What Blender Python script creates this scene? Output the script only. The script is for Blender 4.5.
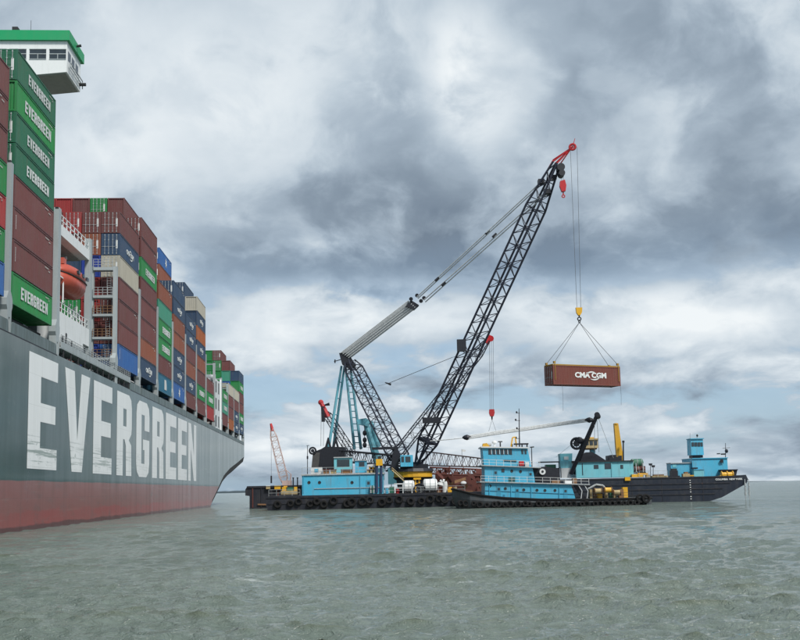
import bpy, math, random
import numpy as np
from math import sin, cos, tan, radians, pi, sqrt, atan2
from mathutils import Vector, Matrix
random.seed(7)
for o in list(bpy.data.objects): bpy.data.objects.remove(o)
SC = bpy.context.scene
COL = SC.collection

# ------------------------------------------------------------------ camera
F, CX, CY = 1000.0, 400.0, 371.455        # photo pixels (800 x 640)
ROLL, PITCH, H = radians(1.25), radians(6.7), 3.0
_fw = Vector((0, cos(PITCH), sin(PITCH))); _up0 = Vector((0, -sin(PITCH), cos(PITCH))); _rt0 = Vector((1, 0, 0))
_rt = _rt0*cos(ROLL) - _up0*sin(ROLL); _up = _up0*cos(ROLL) + _rt0*sin(ROLL)
cam_d = bpy.data.cameras.new('camera'); cam = bpy.data.objects.new('camera', cam_d); COL.objects.link(cam)
cam.matrix_world = Matrix(((_rt.x, _up.x, -_fw.x, 0), (_rt.y, _up.y, -_fw.y, 0), (_rt.z, _up.z, -_fw.z, H), (0, 0, 0, 1)))
cam_d.sensor_width = 36; cam_d.lens = 36*F/800; cam_d.shift_y = (CY-320)/800
cam_d.clip_start = 0.3; cam_d.clip_end = 30000
SC.camera = cam

def W(px, py, Y):
    """the place in the world, Y metres ahead, that I read off the photograph at (px, py)"""
    d = _fw + _rt*((px-CX)/F) - _up*((py-CY)/F)
    return Vector((0, 0, H)) + d*(Y/d.y)

# ------------------------------------------------------------------ sky and sun
SUN_EL, SUN_AZ = radians(48), radians(143)      # azimuth clockwise from +Y: behind the camera, to the right
world = bpy.data.worlds.new('World'); SC.world = world; world.use_nodes = True
SC.view_settings.view_transform = 'Standard'; SC.view_settings.look = 'None'
SC.view_settings.exposure = 0.65; SC.view_settings.gamma = 1.0

class NT:
    def __init__(s, tree): s.t = tree; s.n = tree.nodes; s.l = tree.links
    def new(s, kind, **kw):
        n = s.n.new(kind)
        for k, v in kw.items():
            if hasattr(n, k) and not k.startswith('i_'): setattr(n, k, v)
        return n
    def put(s, sock, v):
        if hasattr(v, 'is_output'): s.l.new(v, sock)
        elif v is not None: sock.default_value = v
    def math(s, op, a, b=None, c=None, clamp=False):
        n = s.n.new('ShaderNodeMath'); n.operation = op; n.use_clamp = clamp
        s.put(n.inputs[0], a)
        if b is not None: s.put(n.inputs[1], b)
        if c is not None: s.put(n.inputs[2], c)
        return n.outputs[0]
    def vec(s, op, a, b=None):
        n = s.n.new('ShaderNodeVectorMath'); n.operation = op
        s.put(n.inputs[0], a)
        if b is not None: s.put(n.inputs[1], b)
        return n.outputs['Value'] if op in ('DOT_PRODUCT', 'LENGTH', 'DISTANCE') else n.outputs[0]
    def noise(s, vec, scale, detail=4, rough=.55, dist=0.0):
        n = s.n.new('ShaderNodeTexNoise'); s.put(n.inputs['Vector'], vec)
        n.inputs['Scale'].default_value = scale; n.inputs['Detail'].default_value = detail
        n.inputs['Roughness'].default_value = rough; n.inputs['Distortion'].default_value = dist
        return n.outputs[0]
    def ramp(s, v, a, b, lo=0., hi=1., smooth=True):
        n = s.n.new('ShaderNodeMapRange'); n.interpolation_type = 'SMOOTHSTEP' if smooth else 'LINEAR'
        s.put(n.inputs[0], v); s.put(n.inputs[1], a); s.put(n.inputs[2], b); s.put(n.inputs[3], lo); s.put(n.inputs[4], hi)
        return n.outputs[0]
    def mix(s, f, a, b, blend='MIX'):
        n = s.n.new('ShaderNodeMix'); n.data_type = 'RGBA'; n.blend_type = blend
        s.put(n.inputs[0], f); s.put(n.inputs[6], a); s.put(n.inputs[7], b)
        return n.outputs[2]
    def comb(s, x, y, z):
        n = s.n.new('ShaderNodeCombineXYZ')
        for i, v in enumerate((x, y, z)): s.put(n.inputs[i], v)
        return n.outputs[0]
    def sep(s, v):
        n = s.n.new('ShaderNodeSeparateXYZ'); s.put(n.inputs[0], v); return n.outputs

def rgba(c, k=1.0): return (c[0]*k, c[1]*k, c[2]*k, 1)

def build_world():
    g = NT(world.node_tree)
    bg = g.n['Background']; bg.inputs['Strength'].default_value = 0.1
    sky = g.n.new('ShaderNodeTexSky'); sky.sky_type = 'NISHITA'; sky.sun_disc = False
    sky.sun_elevation = SUN_EL; sky.sun_rotation = SUN_AZ; sky.air_density = 1.0; sky.dust_density = 1.5
    tc = g.n.new('ShaderNodeTexCoord'); d = tc.outputs['Generated']
    x, y, z = g.sep(d)
    # cloud space: flattens towards the horizon, as layers seen edge-on do
    lnz = g.math('MULTIPLY', g.math('LOGARITHM', g.math('ADD', g.math('MAXIMUM', z, 0.0), .16), 2.71828), .46)
    cp0 = g.comb(g.math('MULTIPLY', x, .74), g.math('MULTIPLY', y, .74), lnz)
    wn = g.n.new('ShaderNodeTexNoise'); g.put(wn.inputs['Vector'], cp0); wn.inputs['Scale'].default_value = 9.0; wn.inputs['Detail'].default_value = 3
    warp = g.vec('MULTIPLY', g.vec('SUBTRACT', wn.outputs['Color'], (.5, .5, .5)), (.075, .075, .05))
    cp = g.vec('ADD', cp0, warp)
    up = g.vec('ADD', cp, (.012, -.006, .026))          # a little towards the sun
    soft = g.noise(cp, 5.0, 11, .56); soft2 = g.noise(up, 5.0, 11, .56)
    puff = g.noise(g.vec('ADD', cp, (3.1, 7.7, 1.3)), 14.0, 9, .55); puff2 = g.noise(g.vec('ADD', up, (3.1, 7.7, 1.3)), 14.0, 9, .55)
    wide = g.noise(g.vec('ADD', cp0, (5.2, 1.1, 0.4)), 2.2, 3, .5)
    f = g.math('MULTIPLY_ADD', wide, .22, .365)
    edge = g.math('SUBTRACT', g.ramp(soft, .40, .60), .5)                  # the banks have edges, the banks themselves are soft
    f = g.math('MULTIPLY_ADD', edge, .20, f)
    f = g.math('MULTIPLY_ADD', g.math('SUBTRACT', soft, .5), .45, f)
    pe = g.math('SUBTRACT', g.ramp(puff, .38, .58), .5)
    f = g.math('MULTIPLY_ADD', pe, .11, f)
    f = g.math('MULTIPLY_ADD', g.math('SUBTRACT', puff, .5), .30, f)
    lowb = g.ramp(z, .30, .06, .35, 1.0)
    rel = g.math('ADD', g.math('MULTIPLY', g.math('SUBTRACT', soft, soft2), 1.1), g.math('MULTIPLY', g.math('SUBTRACT', puff, puff2), .6))
    f = g.math('ADD', f, g.math('MULTIPLY', rel, lowb))
    fine = puff
    # the large masses of this day's cloud: direction, half-widths (sideways, upwards), lighter (+) or darker (-)
    masses = [((205, 100), (.17, .10), .20), ((468, 80), (.055, .085), .30), ((110, 190), (.10, .10), .16), ((270, 30), (.2, .05), .10),
              ((385, 150), (.075, .13), -.17), ((640, 110), (.17, .11), -.03), ((300, 230), (.17, .045), -.13), ((730, 60), (.16, .10), .10),
              ((330, 268), (.2, .024), -.12), ((660, 250), (.14, .045), -.13),
              ((345, 312), (.12, .034), .28), ((250, 355), (.07, .035), .20), ((590, 315), (.15, .030), .26), ((745, 300), (.11, .035), .20), ((700, 335), (.16, .022), .16),
              ((300, 445), (.10, .022), .26), ((560, 395), (.16, .014), -.13), ((300, 395), (.14, .016), -.14), ((720, 430), (.2, .03), .07), ((470, 430), (.08, .025), .22)]
    wob = g.math('ADD', g.math('MULTIPLY', g.math('SUBTRACT', soft, .5), 2.6), g.math('MULTIPLY', g.math('SUBTRACT', puff, .5), 2.6))
    for (px, py), (sx, sz), a in masses:
        c = (W(px, py, 100.) - Vector((0, 0, H))).normalized()
        q = g.vec('LENGTH', g.vec('MULTIPLY', g.vec('SUBTRACT', d, tuple(c)), (1/sx, 1/sx, 1/sz)))
        b = g.ramp(g.math('ADD', q, wob), 1.35, .45)
        f = g.math('MULTIPLY_ADD', b, a, f)
    cr = g.n.new('ShaderNodeValToRGB'); g.put(cr.inputs[0], f); e = cr.color_ramp.elements
    e[0].position = .0; e[0].color = rgba((.115, .150, .195))
    e[1].position = .98; e[1].color = rgba((.56, .59, .605))
    for p, c in ((.24, (.165, .208, .257)), (.44, (.238, .290, .345)), (.62, (.335, .390, .440)), (.80, (.45, .495, .53))):
        k = e.new(p); k.color = rgba(c)
    cloud = g.mix(1.0, cr.outputs[0], (10, 10, 10, 1), 'MULTIPLY')
    # gaps: mostly low over the horizon, where clear blue shows between the flat cloud bases
    gapn = g.noise(g.vec('ADD', cp, (.4, 2.2, 5.1)), 5.5, 9, .56)
    low = g.ramp(z, .06, .28, 1.0, .0)
    gap = g.math('MULTIPLY', g.ramp(gapn, .42, .53), g.math('MULTIPLY', low, .9), clamp=True)
    gap = g.math('MULTIPLY', gap, g.ramp(f, .64, .50))
    blue = g.mix(.65, sky.outputs[0], (2.1, 3.15, 4.3, 1))
    g.put(bg.inputs['Color'], g.mix(gap, cloud, blue))
build_world()
sun_d = bpy.data.lights.new('sun', 'SUN'); sun = bpy.data.objects.new('sun', sun_d); COL.objects.link(sun)
sun_d.energy = 2.4; sun_d.angle = radians(12); sun_d.color = (1, .96, .90)
sun.rotation_euler = Vector((-sin(SUN_AZ)*cos(SUN_EL), -cos(SUN_AZ)*cos(SUN_EL), -sin(SUN_EL))).to_track_quat('-Z', 'Y').to_euler()
sun.location = (60, -60, 150)

# ------------------------------------------------------------------ materials
MATS = {}
def bsdf(name):
    m = bpy.data.materials.new(name); m.use_nodes = True
    return m, NT(m.node_tree), m.node_tree.nodes['Principled BSDF']
def paint(name, col, rough=.5, dirt=.35, rust=.0, metal=0., grime=(.10, .085, .07), streak=1.0, fade=.12):
    """weathered paint: slow fading, grime in soft runs, spots of rust"""
    if name in MATS: return MATS[name]
    lum = .3*col[0]+.6*col[1]+.1*col[2]; col = [max(.004, lum+1.17*(v-lum)) for v in col]
    m, g, b = bsdf(name)
    tc = g.n.new('ShaderNodeTexCoord'); oi = g.n.new('ShaderNodeObjectInfo')
    p = g.vec('ADD', tc.outputs['Object'], g.comb(g.math('MULTIPLY', oi.outputs['Random'], 37.), g.math('MULTIPLY', oi.outputs['Random'], 91.), 0.))
    big = g.noise(p, .35, 4, .6)
    run = g.noise(g.vec('MULTIPLY', p, (1.6, 1.6, .22*streak)), 1.3, 6, .65)
    spot = g.noise(p, 2.6, 8, .7)
    c = g.mix(g.math('MULTIPLY', g.ramp(big, .35, .7), fade*2), rgba(col), rgba([.55*v+.45*sum(col)/3+.04 for v in col]))
    c = g.mix(g.math('MULTIPLY', oi.outputs['Random'], .5), c, rgba([v*.62+.012 for v in col]))
    c = g.mix(g.math('MULTIPLY', g.ramp(run, .48, .74), dirt), c, rgba(grime))
    if rust: c = g.mix(g.math('MULTIPLY', g.ramp(spot, .60, .70), rust), c, (.16, .06, .025, 1))
    g.put(b.inputs['Base Color'], c); g.put(b.inputs['Roughness'], g.ramp(run, .3, .7, rough-.08, rough+.18))
    b.inputs['Metallic'].default_value = metal
    MATS[name] = m; return m
def flat(name, col, rough=.6, metal=0.):
    if name in MATS: return MATS[name]
    m, g, b = bsdf(name); tc = g.n.new('ShaderNodeTexCoord')
    n = g.noise(tc.outputs['Object'], 3.0, 6, .65)
    g.put(b.inputs['Base Color'], g.mix(g.ramp(n, .35, .7), rgba(col), rgba([v*.72 for v in col])))
    b.inputs['Roughness'].default_value = rough; b.inputs['Metallic'].default_value = metal
    MATS[name] = m; return m
def glass(name='window_glass', col=(.02, .028, .035)):
    if name in MATS: return MATS[name]
    m, g, b = bsdf(name); tc = g.n.new('ShaderNodeTexCoord')
    n = g.noise(tc.outputs['Object'], 1.2, 2)
    g.put(b.inputs['Base Color'], g.mix(n, rgba(col), rgba([v*2.2 for v in col])))
    b.inputs['Roughness'].default_value = .12; b.inputs['Specular IOR Level'].default_value = .6
    MATS[name] = m; return m

CT = {  # container paints
 'maroon': (.125, .042, .040), 'red': (.27, .035, .035), 'rust': (.205, .068, .040), 'green': (.014, .19, .055), 'darkgreen': (.010, .110, .060),
 'teal': (.055, .24, .165), 'navy': (.022, .050, .100), 'blue': (.028, .110, .32), 'cobalt': (.012, .035, .22), 'cream': (.42, .40, .34), 'orange': (.28, .085, .028), 'petrol': (.015, .115, .19)}
for k, v in CT.items(): paint('container_'+k, v, .52, .30, .25)
white = paint('white_paint', (.78, .80, .80), .45, .16, .12)
letterw = paint('lettering_white', (.74, .76, .75), .5, .12, 0)
grey = paint('ship_grey', (.36, .40, .41), .5, .25, .15)
dkgrey = flat('dark_steel', (.025, .027, .03), .6)
black = flat('black_steel', (.012, .014, .022), .5)
navyblk = paint('black_hull', (.009, .011, .019), .5, .5, .5, grime=(.055, .052, .048))
blue = paint('workboat_blue', (.105, .43, .62), .42, .42, .55, grime=(.15, .12, .085))
paleb = paint('pale_blue', (.20, .50, .57), .5, .28, .15)
craneb = paint('crane_blue', (.14, .37, .45), .5, .25, .2)
yellow = paint('yellow_paint', (.72, .42, .03), .45, .3, .25)
redp = paint('red_paint', (.48, .03, .035), .45, .2, .1)
rusty = paint('rusty_red', (.115, .035, .028), .7, .4, .5)
orange = paint('lifeboat_orange', (.47, .10, .068), .4, .22, .05)
greenp = paint('green_paint', (.03, .14, .09), .5, .35, .3)
tan = paint('tan_paint', (.45, .36, .20), .6, .5, .5)
ropem = flat('wire_rope', (.66, .68, .68), .55)
thinrope = flat('dark_rope', (.07, .075, .08), .6)
rubber = flat('tyre_rubber', (.005, .005, .006), .92)
steel = flat('galvanised_steel', (.42, .45, .46), .5)
brown = paint('brown_clutter', (.22, .12, .06), .7, .5, .5)
glassm = glass()
wrgreen = paint('bridge_green', (.03, .33, .14), .45, .12, 0)
boomm = flat('boom_navy', (.022, .026, .045), .5)

def hull_material():
    m, g, b = bsdf('ship_hull_paint'); tc = g.n.new('ShaderNodeTexCoord'); p = tc.outputs['Object']
    x, y, z = g.sep(p)
    yz = g.comb(0., y, z)
    wav = g.noise(g.vec('MULTIPLY', yz, (1, .25, 1.0)), .55, 6, .65)
    run = g.noise(g.vec('MULTIPLY', yz, (1, .55, .05)), .6, 7, .68)
    blot = g.noise(g.vec('MULTIPLY', yz, (1, .35, 1)), .16, 5, .6)
    scr = g.noise(g.vec('MULTIPLY', yz, (1, .07, 2.4)), 1.1, 8, .72)
    top = g.mix(g.ramp(blot, .35, .7), (.010, .046, .040, 1), (.025, .066, .057, 1))
    top = g.mix(g.math('MULTIPLY', g.ramp(run, .55, .8), .22), top, (.038, .055, .052, 1))
    top = g.mix(g.math('MULTIPLY', g.ramp(g.noise(g.vec('MULTIPLY', yz, (1, .8, .12)),   .5, 7, .7), .63, .75), .40), top, (.16, .10, .06, 1))
    band = g.math('MULTIPLY', g.ramp(z, 5.3, 6.6), g.ramp(z, 9.6, 7.6))
    top = g.mix(g.math('MULTIPLY', band, g.ramp(scr, .56, .66), clamp=True), top, (.022, .055, .045, 1))
    top = g.mix(g.math('MULTIPLY', band, g.ramp(scr, .40, .33), clamp=True), top, (.11, .17, .15, 1))
    wav2 = g.noise(g.vec('MULTIPLY', yz, (1, .16, 1.2)), .9, 10, .72)
    zr = g.math('MULTIPLY_ADD', g.math('SUBTRACT', wav2, .5), 3.6, z)
    red = g.mix(g.ramp(zr, 1.55, 1.85), (.29, .062, .056, 1), (.225, .090, .078, 1))
    red = g.mix(g.math('MULTIPLY', g.ramp(g.noise(g.vec('MULTIPLY', yz, (1, .3, .8)), 1.1, 10, .74), .52, .62), .55), red, (.135, .085, .078, 1))
    red = g.mix(g.math('MULTIPLY', g.ramp(blot, .42, .62), .5), red, (.25, .085, .075, 1))
    red = g.mix(g.math('MULTIPLY', g.ramp(run, .48, .75), .5), red, (.11, .070, .064, 1))
    red = g.mix(g.math('MULTIPLY', g.ramp(scr, .55, .68), .45), red, (.30, .19, .165, 1))
    wet = g.math('MULTIPLY_ADD', g.math('SUBTRACT', wav, .5), .8, z)
    red = g.mix(g.ramp(wet, .55, .35), red, (.10, .032, .030, 1))
    edge = g.math('MULTIPLY_ADD', g.math('SUBTRACT', scr, .5), .5, z)
    seam = g.n.new('ShaderNodeTexBrick'); g.put(seam.inputs['Vector'], g.comb(y, z, 0.)); seam.offset = .35
    for k, v in (('Scale', 1.), ('Mortar Size', .022), ('Mortar Smooth', .3), ('Brick Width', 11.7), ('Row Height', 2.9)): seam.inputs[k].default_value = v
    patch = g.noise(g.vec('MULTIPLY', yz, (1, .25, .6)), .9, 9, .72)
    rustr = g.math('MULTIPLY', g.ramp(g.noise(g.vec('MULTIPLY', yz, (1, 1.6, .05)), .9, 5, .6), .66, .74), g.ramp(blot, .45, .6))
    allc = g.mix(g.ramp(edge, 4.46, 4.54), red, top)
    allc = g.mix(g.math('MULTIPLY', g.ramp(patch, .58, .70), .45), allc, (.115, .125, .112, 1))
    allc = g.mix(g.math('MULTIPLY', rustr, .6), allc, (.17, .075, .035, 1))
    allc = g.mix(g.math('MULTIPLY', seam.outputs['Fac'], .35), allc, (.03, .035, .034, 1))
    g.put(b.inputs['Base Color'], allc)
    g.put(b.inputs['Roughness'], g.ramp(run, .3, .7, .26, .40))
    b.inputs['Specular IOR Level'].default_value = .6; g.put(b.inputs['Coat Weight'], g.ramp(edge, 4.3, 5.0, .0, .34)); b.inputs['Coat Roughness'].default_value = .10; g.put(b.inputs['Sheen Weight'], g.ramp(edge, 4.3, 5.0, .15, .40)); b.inputs['Sheen Roughness'].default_value = .20; b.inputs['Sheen Tint'].default_value = (.9, .95, .92, 1)
    # plate seams and slightly dished plating
    br = g.n.new('ShaderNodeTexBrick'); g.put(br.inputs['Vector'], g.comb(y, z, 0.)); br.offset = .35
    for k, v in (('Scale', 1.), ('Mortar Size', .035), ('Mortar Smooth', .6), ('Brick Width', 11.7), ('Row Height', 2.9)): br.inputs[k].default_value = v
    dish = g.noise(g.vec('MULTIPLY', yz, (1, .45, .5)), 1.0, 3, .5)
    hgt = g.math('MULTIPLY_ADD', br.outputs['Fac'], -.5, g.math('MULTIPLY', dish, .5))
    bm = g.n.new('ShaderNodeBump'); bm.inputs['Strength'].default_value = .12; bm.inputs['Distance'].default_value = .05
    g.put(bm.inputs['Height'], hgt); g.put(b.inputs['Normal'], bm.outputs[0])
    return m
def letter_material():
    m, g, b = bsdf('hull_lettering_paint'); tc = g.n.new('ShaderNodeTexCoord'); p = tc.outputs['Object']
    x, y, z = g.sep(p); yz = g.comb(0., y, z)
    scr = g.noise(g.vec('MULTIPLY', yz, (1, .07, 2.8)), 1.1, 8, .72)
    run = g.noise(g.vec('MULTIPLY', yz, (1, .6, .06)), .6, 7, .65)
    c = g.mix(g.ramp(run, .4, .75), (.80, .82, .82, 1), (.70, .725, .72, 1))
    c = g.mix(g.math('MULTIPLY', g.ramp(g.noise(g.vec('MULTIPLY', yz, (1, .8, .1)), .5, 7, .7), .62, .74), .4), c, (.35, .22, .12, 1))
    band = g.math('MULTIPLY', g.math('MULTIPLY', g.ramp(z, 5.5, 6.5), g.ramp(z, 9.4, 7.6)), g.ramp(y, 155, 105, .2, 1.))
    c = g.mix(g.math('MULTIPLY', band, g.ramp(scr, .51, .58, 0., .7), clamp=True), c, (.13, .20, .175, 1))
    seam = g.n.new('ShaderNodeTexBrick'); g.put(seam.inputs['Vector'], g.comb(y, z, 0.)); seam.offset = .35
    for k, v in (('Scale', 1.), ('Mortar Size', .022), ('Mortar Smooth', .3), ('Brick Width', 11.7), ('Row Height', 2.9)): seam.inputs[k].default_value = v
    flake = g.noise(g.vec('MULTIPLY', yz, (1, .5, .8)), 1.6, 10, .75)
    c = g.mix(g.math('MULTIPLY', band, g.ramp(flake, .55, .64, 0., .6), clamp=True), c, (.20, .26, .24, 1))
    c = g.mix(g.math('MULTIPLY', seam.outputs['Fac'], .3), c, (.35, .37, .36, 1))
    c = g.mix(g.math('MULTIPLY', g.ramp(scr, .68, .74), .4), c, (.25, .31, .30, 1))
    g.put(b.inputs['Base Color'], c); b.inputs['Roughness'].default_value = .5
    return m
hullm, hletm = hull_material(), letter_material()

# ------------------------------------------------------------------ mesh helpers
INV = {}
def thing(name, label, cat, loc=(0, 0, 0), rotz=0., group=None):
    o = bpy.data.objects.new(name, None); COL.objects.link(o); o.empty_display_size = .5
    o.location = loc; o.rotation_euler = (0, 0, rotz)
    o['label'] = label; o['category'] = cat
    if group: o['group'] = group
    INV[o.name] = (Matrix.Translation(Vector(loc)) @ Matrix.Rotation(rotz, 4, 'Z')).inverted()
    return o
class MB:
    def __init__(s): s.v = []; s.f = []
    def add(s, vs, fs):
        k = len(s.v); s.v += [Vector(v) for v in vs]; s.f += [tuple(i+k for i in f) for f in fs]; return s
    def box(s, a, b):
        x0, x1 = sorted((a[0], b[0])); y0, y1 = sorted((a[1], b[1])); z0, z1 = sorted((a[2], b[2]))
        return s.add([(x0,y0,z0),(x1,y0,z0),(x1,y1,z0),(x0,y1,z0),(x0,y0,z1),(x1,y0,z1),(x1,y1,z1),(x0,y1,z1)],
                     [(0,3,2,1),(4,5,6,7),(0,1,5,4),(1,2,6,5),(2,3,7,6),(3,0,4,7)])
    def tube(s, p0, p1, r0, r1=None, n=6):
        p0, p1 = Vector(p0), Vector(p1); r1 = r0 if r1 is None else r1
        d = (p1-p0)
        if d.length < 1e-6: return s
        d.normalize(); u = d.orthogonal().normalized(); w = d.cross(u)
        vs = []
        for p, r in ((p0, r0), (p1, r1)):
            vs += [p + (u*cos(2*pi*i/n) + w*sin(2*pi*i/n))*r for i in range(n)]
        fs = [(i, (i+1) % n, n+(i+1) % n, n+i) for i in range(n)] + [tuple(range(n-1, -1, -1)), tuple(range(n, 2*n))]
        return s.add(vs, fs)
    def path(s, pts, r, n=5):
        for a, b in zip(pts[:-1], pts[1:]): s.tube(a, b, r, r, n)
        return s
    def prism(s, pts, d):
        """closed outline pts pushed along vector d"""
        d = Vector(d); n = len(pts); P = [Vector(p) for p in pts]
        return s.add(P + [p+d for p in P], [tuple(range(n)), tuple(range(2*n-1, n-1, -1))] + [(i, n+i, n+(i+1) % n, (i+1) % n) for i in range(n)])
    def loft(s, rings, cap=True, closed=True):
        n = len(rings[0]); vs = [p for r in rings for p in r]; fs = []
        for k in range(len(rings)-1):
            for i in range(n if closed else n-1):
                j = (i+1) % n; fs.append((k*n+i, k*n+j, (k+1)*n+j, (k+1)*n+i))
        if cap: fs += [tuple(range(n-1, -1, -1)), tuple(range((len(rings)-1)*n, len(rings)*n))]
        return s.add(vs, fs)
    def ring(s, c, axis, R, r, n=14, m=6):
        c = Vector(c); a = Vector(axis).normalized(); u = a.orthogonal().normalized(); w = a.cross(u); vs = []; fs = []
        for i in range(n):
            q = u*cos(2*pi*i/n) + w*sin(2*pi*i/n)
            vs += [c + q*(R + r*cos(2*pi*j/m)) + a*r*sin(2*pi*j/m) for j in range(m)]
        for i in range(n):
            for j in range(m): fs.append((i*m+j, ((i+1) % n)*m+j, ((i+1) % n)*m+(j+1) % m, i*m+(j+1) % m))
        return s.add(vs, fs)
    def ball(s, c, rx, ry, rz, n=10, m=6):
        c = Vector(c); rings = []
        for k in range(m+1):
            a = pi*k/m; rr = max(sin(a), .02)
            rings.append([c+Vector((rx*rr*cos(2*pi*i/n), ry*rr*sin(2*pi*i/n), -rz*cos(a))) for i in range(n)])
        return s.loft(rings)
    def mesh(s, name, mat):
        me = bpy.data.meshes.new(name); me.from_pydata([tuple(v) for v in s.v], [], s.f)
        import bmesh
        bm = bmesh.new(); bm.from_mesh(me); bmesh.ops.recalc_face_normals(bm, faces=bm.faces); bm.to_mesh(me); bm.free()
        if mat: me.materials.append(mat)
        return me
    def build(s, name, mat, parent=None, local=False, kind=None, smooth=False):
        if parent is not None and not local:
            M = INV[parent.name]; s.v = [M @ v for v in s.v]
        me = s.mesh(name, mat)
        if smooth: me.polygons.foreach_set('use_smooth', [True]*len(me.polygons))
        return link(name, me, parent, kind)
def link(name, me, parent=None, kind=None):
    o = bpy.data.objects.new(name, me); COL.objects.link(o)
    if parent is not None: o.parent = parent; INV[o.name] = INV.get(parent.name, Matrix())
    if kind: o['kind'] = kind
    return o
def tag(o, label, cat, group=None):
    o['label'] = label; o['category'] = cat
    if group: o['group'] = group
    return o
def setmat(o, m):
    o.material_slots[0].link = 'OBJECT'; o.material_slots[0].material = m
TXT = {}
def text_mesh(body, size=1., bold=.02, narrow=1.0, depth=.012):
    key = (body, size, bold, narrow)
    if key in TXT: return TXT[key]
    cu = bpy.data.curves.new('lettering', 'FONT'); cu.body = body; cu.size = size; cu.align_x = 'CENTER'; cu.align_y = 'CENTER'
    cu.extrude = depth; cu.offset = bold; cu.resolution_u = 2
    o = bpy.data.objects.new('lettering', cu); COL.objects.link(o)
    bpy.context.view_layer.update()
    me = bpy.data.meshes.new_from_object(o.evaluated_get(bpy.context.evaluated_depsgraph_get()))
    bpy.data.objects.remove(o)
    xs = [v.co.x for v in me.vertices]; mid = (min(xs)+max(xs))/2
    for v in me.vertices: v.co.x = (v.co.x-mid)*narrow
    me.materials.clear(); me.materials.append(letterw); me.name = 'lettering'
    TXT[key] = me; return me
def face_text(me, parent, origin, right, up, name='lettering', mat=None):
    """stand a text mesh on a surface: local frame of the parent"""
    r, u = Vector(right).normalized(), Vector(up).normalized(); nrm = r.cross(u)
    o = link(name, me, parent)
    o.matrix_local = Matrix(((r.x, u.x, nrm.x, origin[0]), (r.y, u.y, nrm.y, origin[1]), (r.z, u.z, nrm.z, origin[2]), (0, 0, 0, 1)))
    if mat: setmat(o, mat)
    return o
def lattice(p0, p1, prof, n, up, rc, rl):
    """a lattice boom: prof = [(t, width, height)], returns four chord builders and the lacing builder"""
    p0, p1 = Vector(p0), Vector(p1); ax = (p1-p0).normalized(); up = Vector(up); s = ax.cross(up).normalized(); u = s.cross(ax).normalized()
    def wh(t):
        for (a, w0, h0), (b, w1, h1) in zip(prof[:-1], prof[1:]):
            if t <= b+1e-9: k = (t-a)/(b-a); return w0+(w1-w0)*k, h0+(h1-h0)*k
        return prof[-1][1:]
    def pt(t, i):
        w, h = wh(t); c = p0+(p1-p0)*t; sx, su = ((-1,-1),(1,-1),(1,1),(-1,1))[i]
        return c + s*(sx*w/2) + u*(su*h/2)
    ts = sorted(set([i/n for i in range(n+1)] + [q[0] for q in prof]))
    ch = []
    for i in range(4):
        m = MB(); keys = [q[0] for q in prof]
        for a, b in zip(keys[:-1], keys[1:]): m.tube(pt(a, i), pt(b, i), rc, rc, 6)
        ch.append(m)
    lace = MB()
    for k, (a, b) in enumerate(zip(ts[:-1], ts[1:])):
        for i in range(4):
            j = (i+1) % 4
            lace.tube(pt(a, i), pt(b, j), rl, rl, 4) if (k+i) % 2 else lace.tube(pt(a, j), pt(b, i), rl, rl, 4)
            if k % 2 == 0: lace.tube(pt(a, i), pt(a, j), rl, rl, 4)
    return ch, lace, pt
def lattice_part(parent, name, mat, *a):
    ch, lace, pt = lattice(*a)
    root = lace.build(name, mat, parent, kind='stuff')
    for m in ch: m.build('chord', mat, root)
    return root, pt
def rail(m, pts, h=1.05, r=.03, posts=1.5, bars=2):
    """guard rail along pts (deck level)"""
    for a, b in zip(pts[:-1], pts[1:]):
        a, b = Vector(a), Vector(b); n = max(1, int((b-a).length/posts))
        for k in range(n+1):
            p = a+(b-a)*(k/n); m.tube(p, p+Vector((0, 0, h)), r, r, 4)
        for q in range(bars):
            z = Vector((0, 0, h*(q+1)/bars)); m.tube(a+z, b+z, r, r, 4)
    return m

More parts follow.
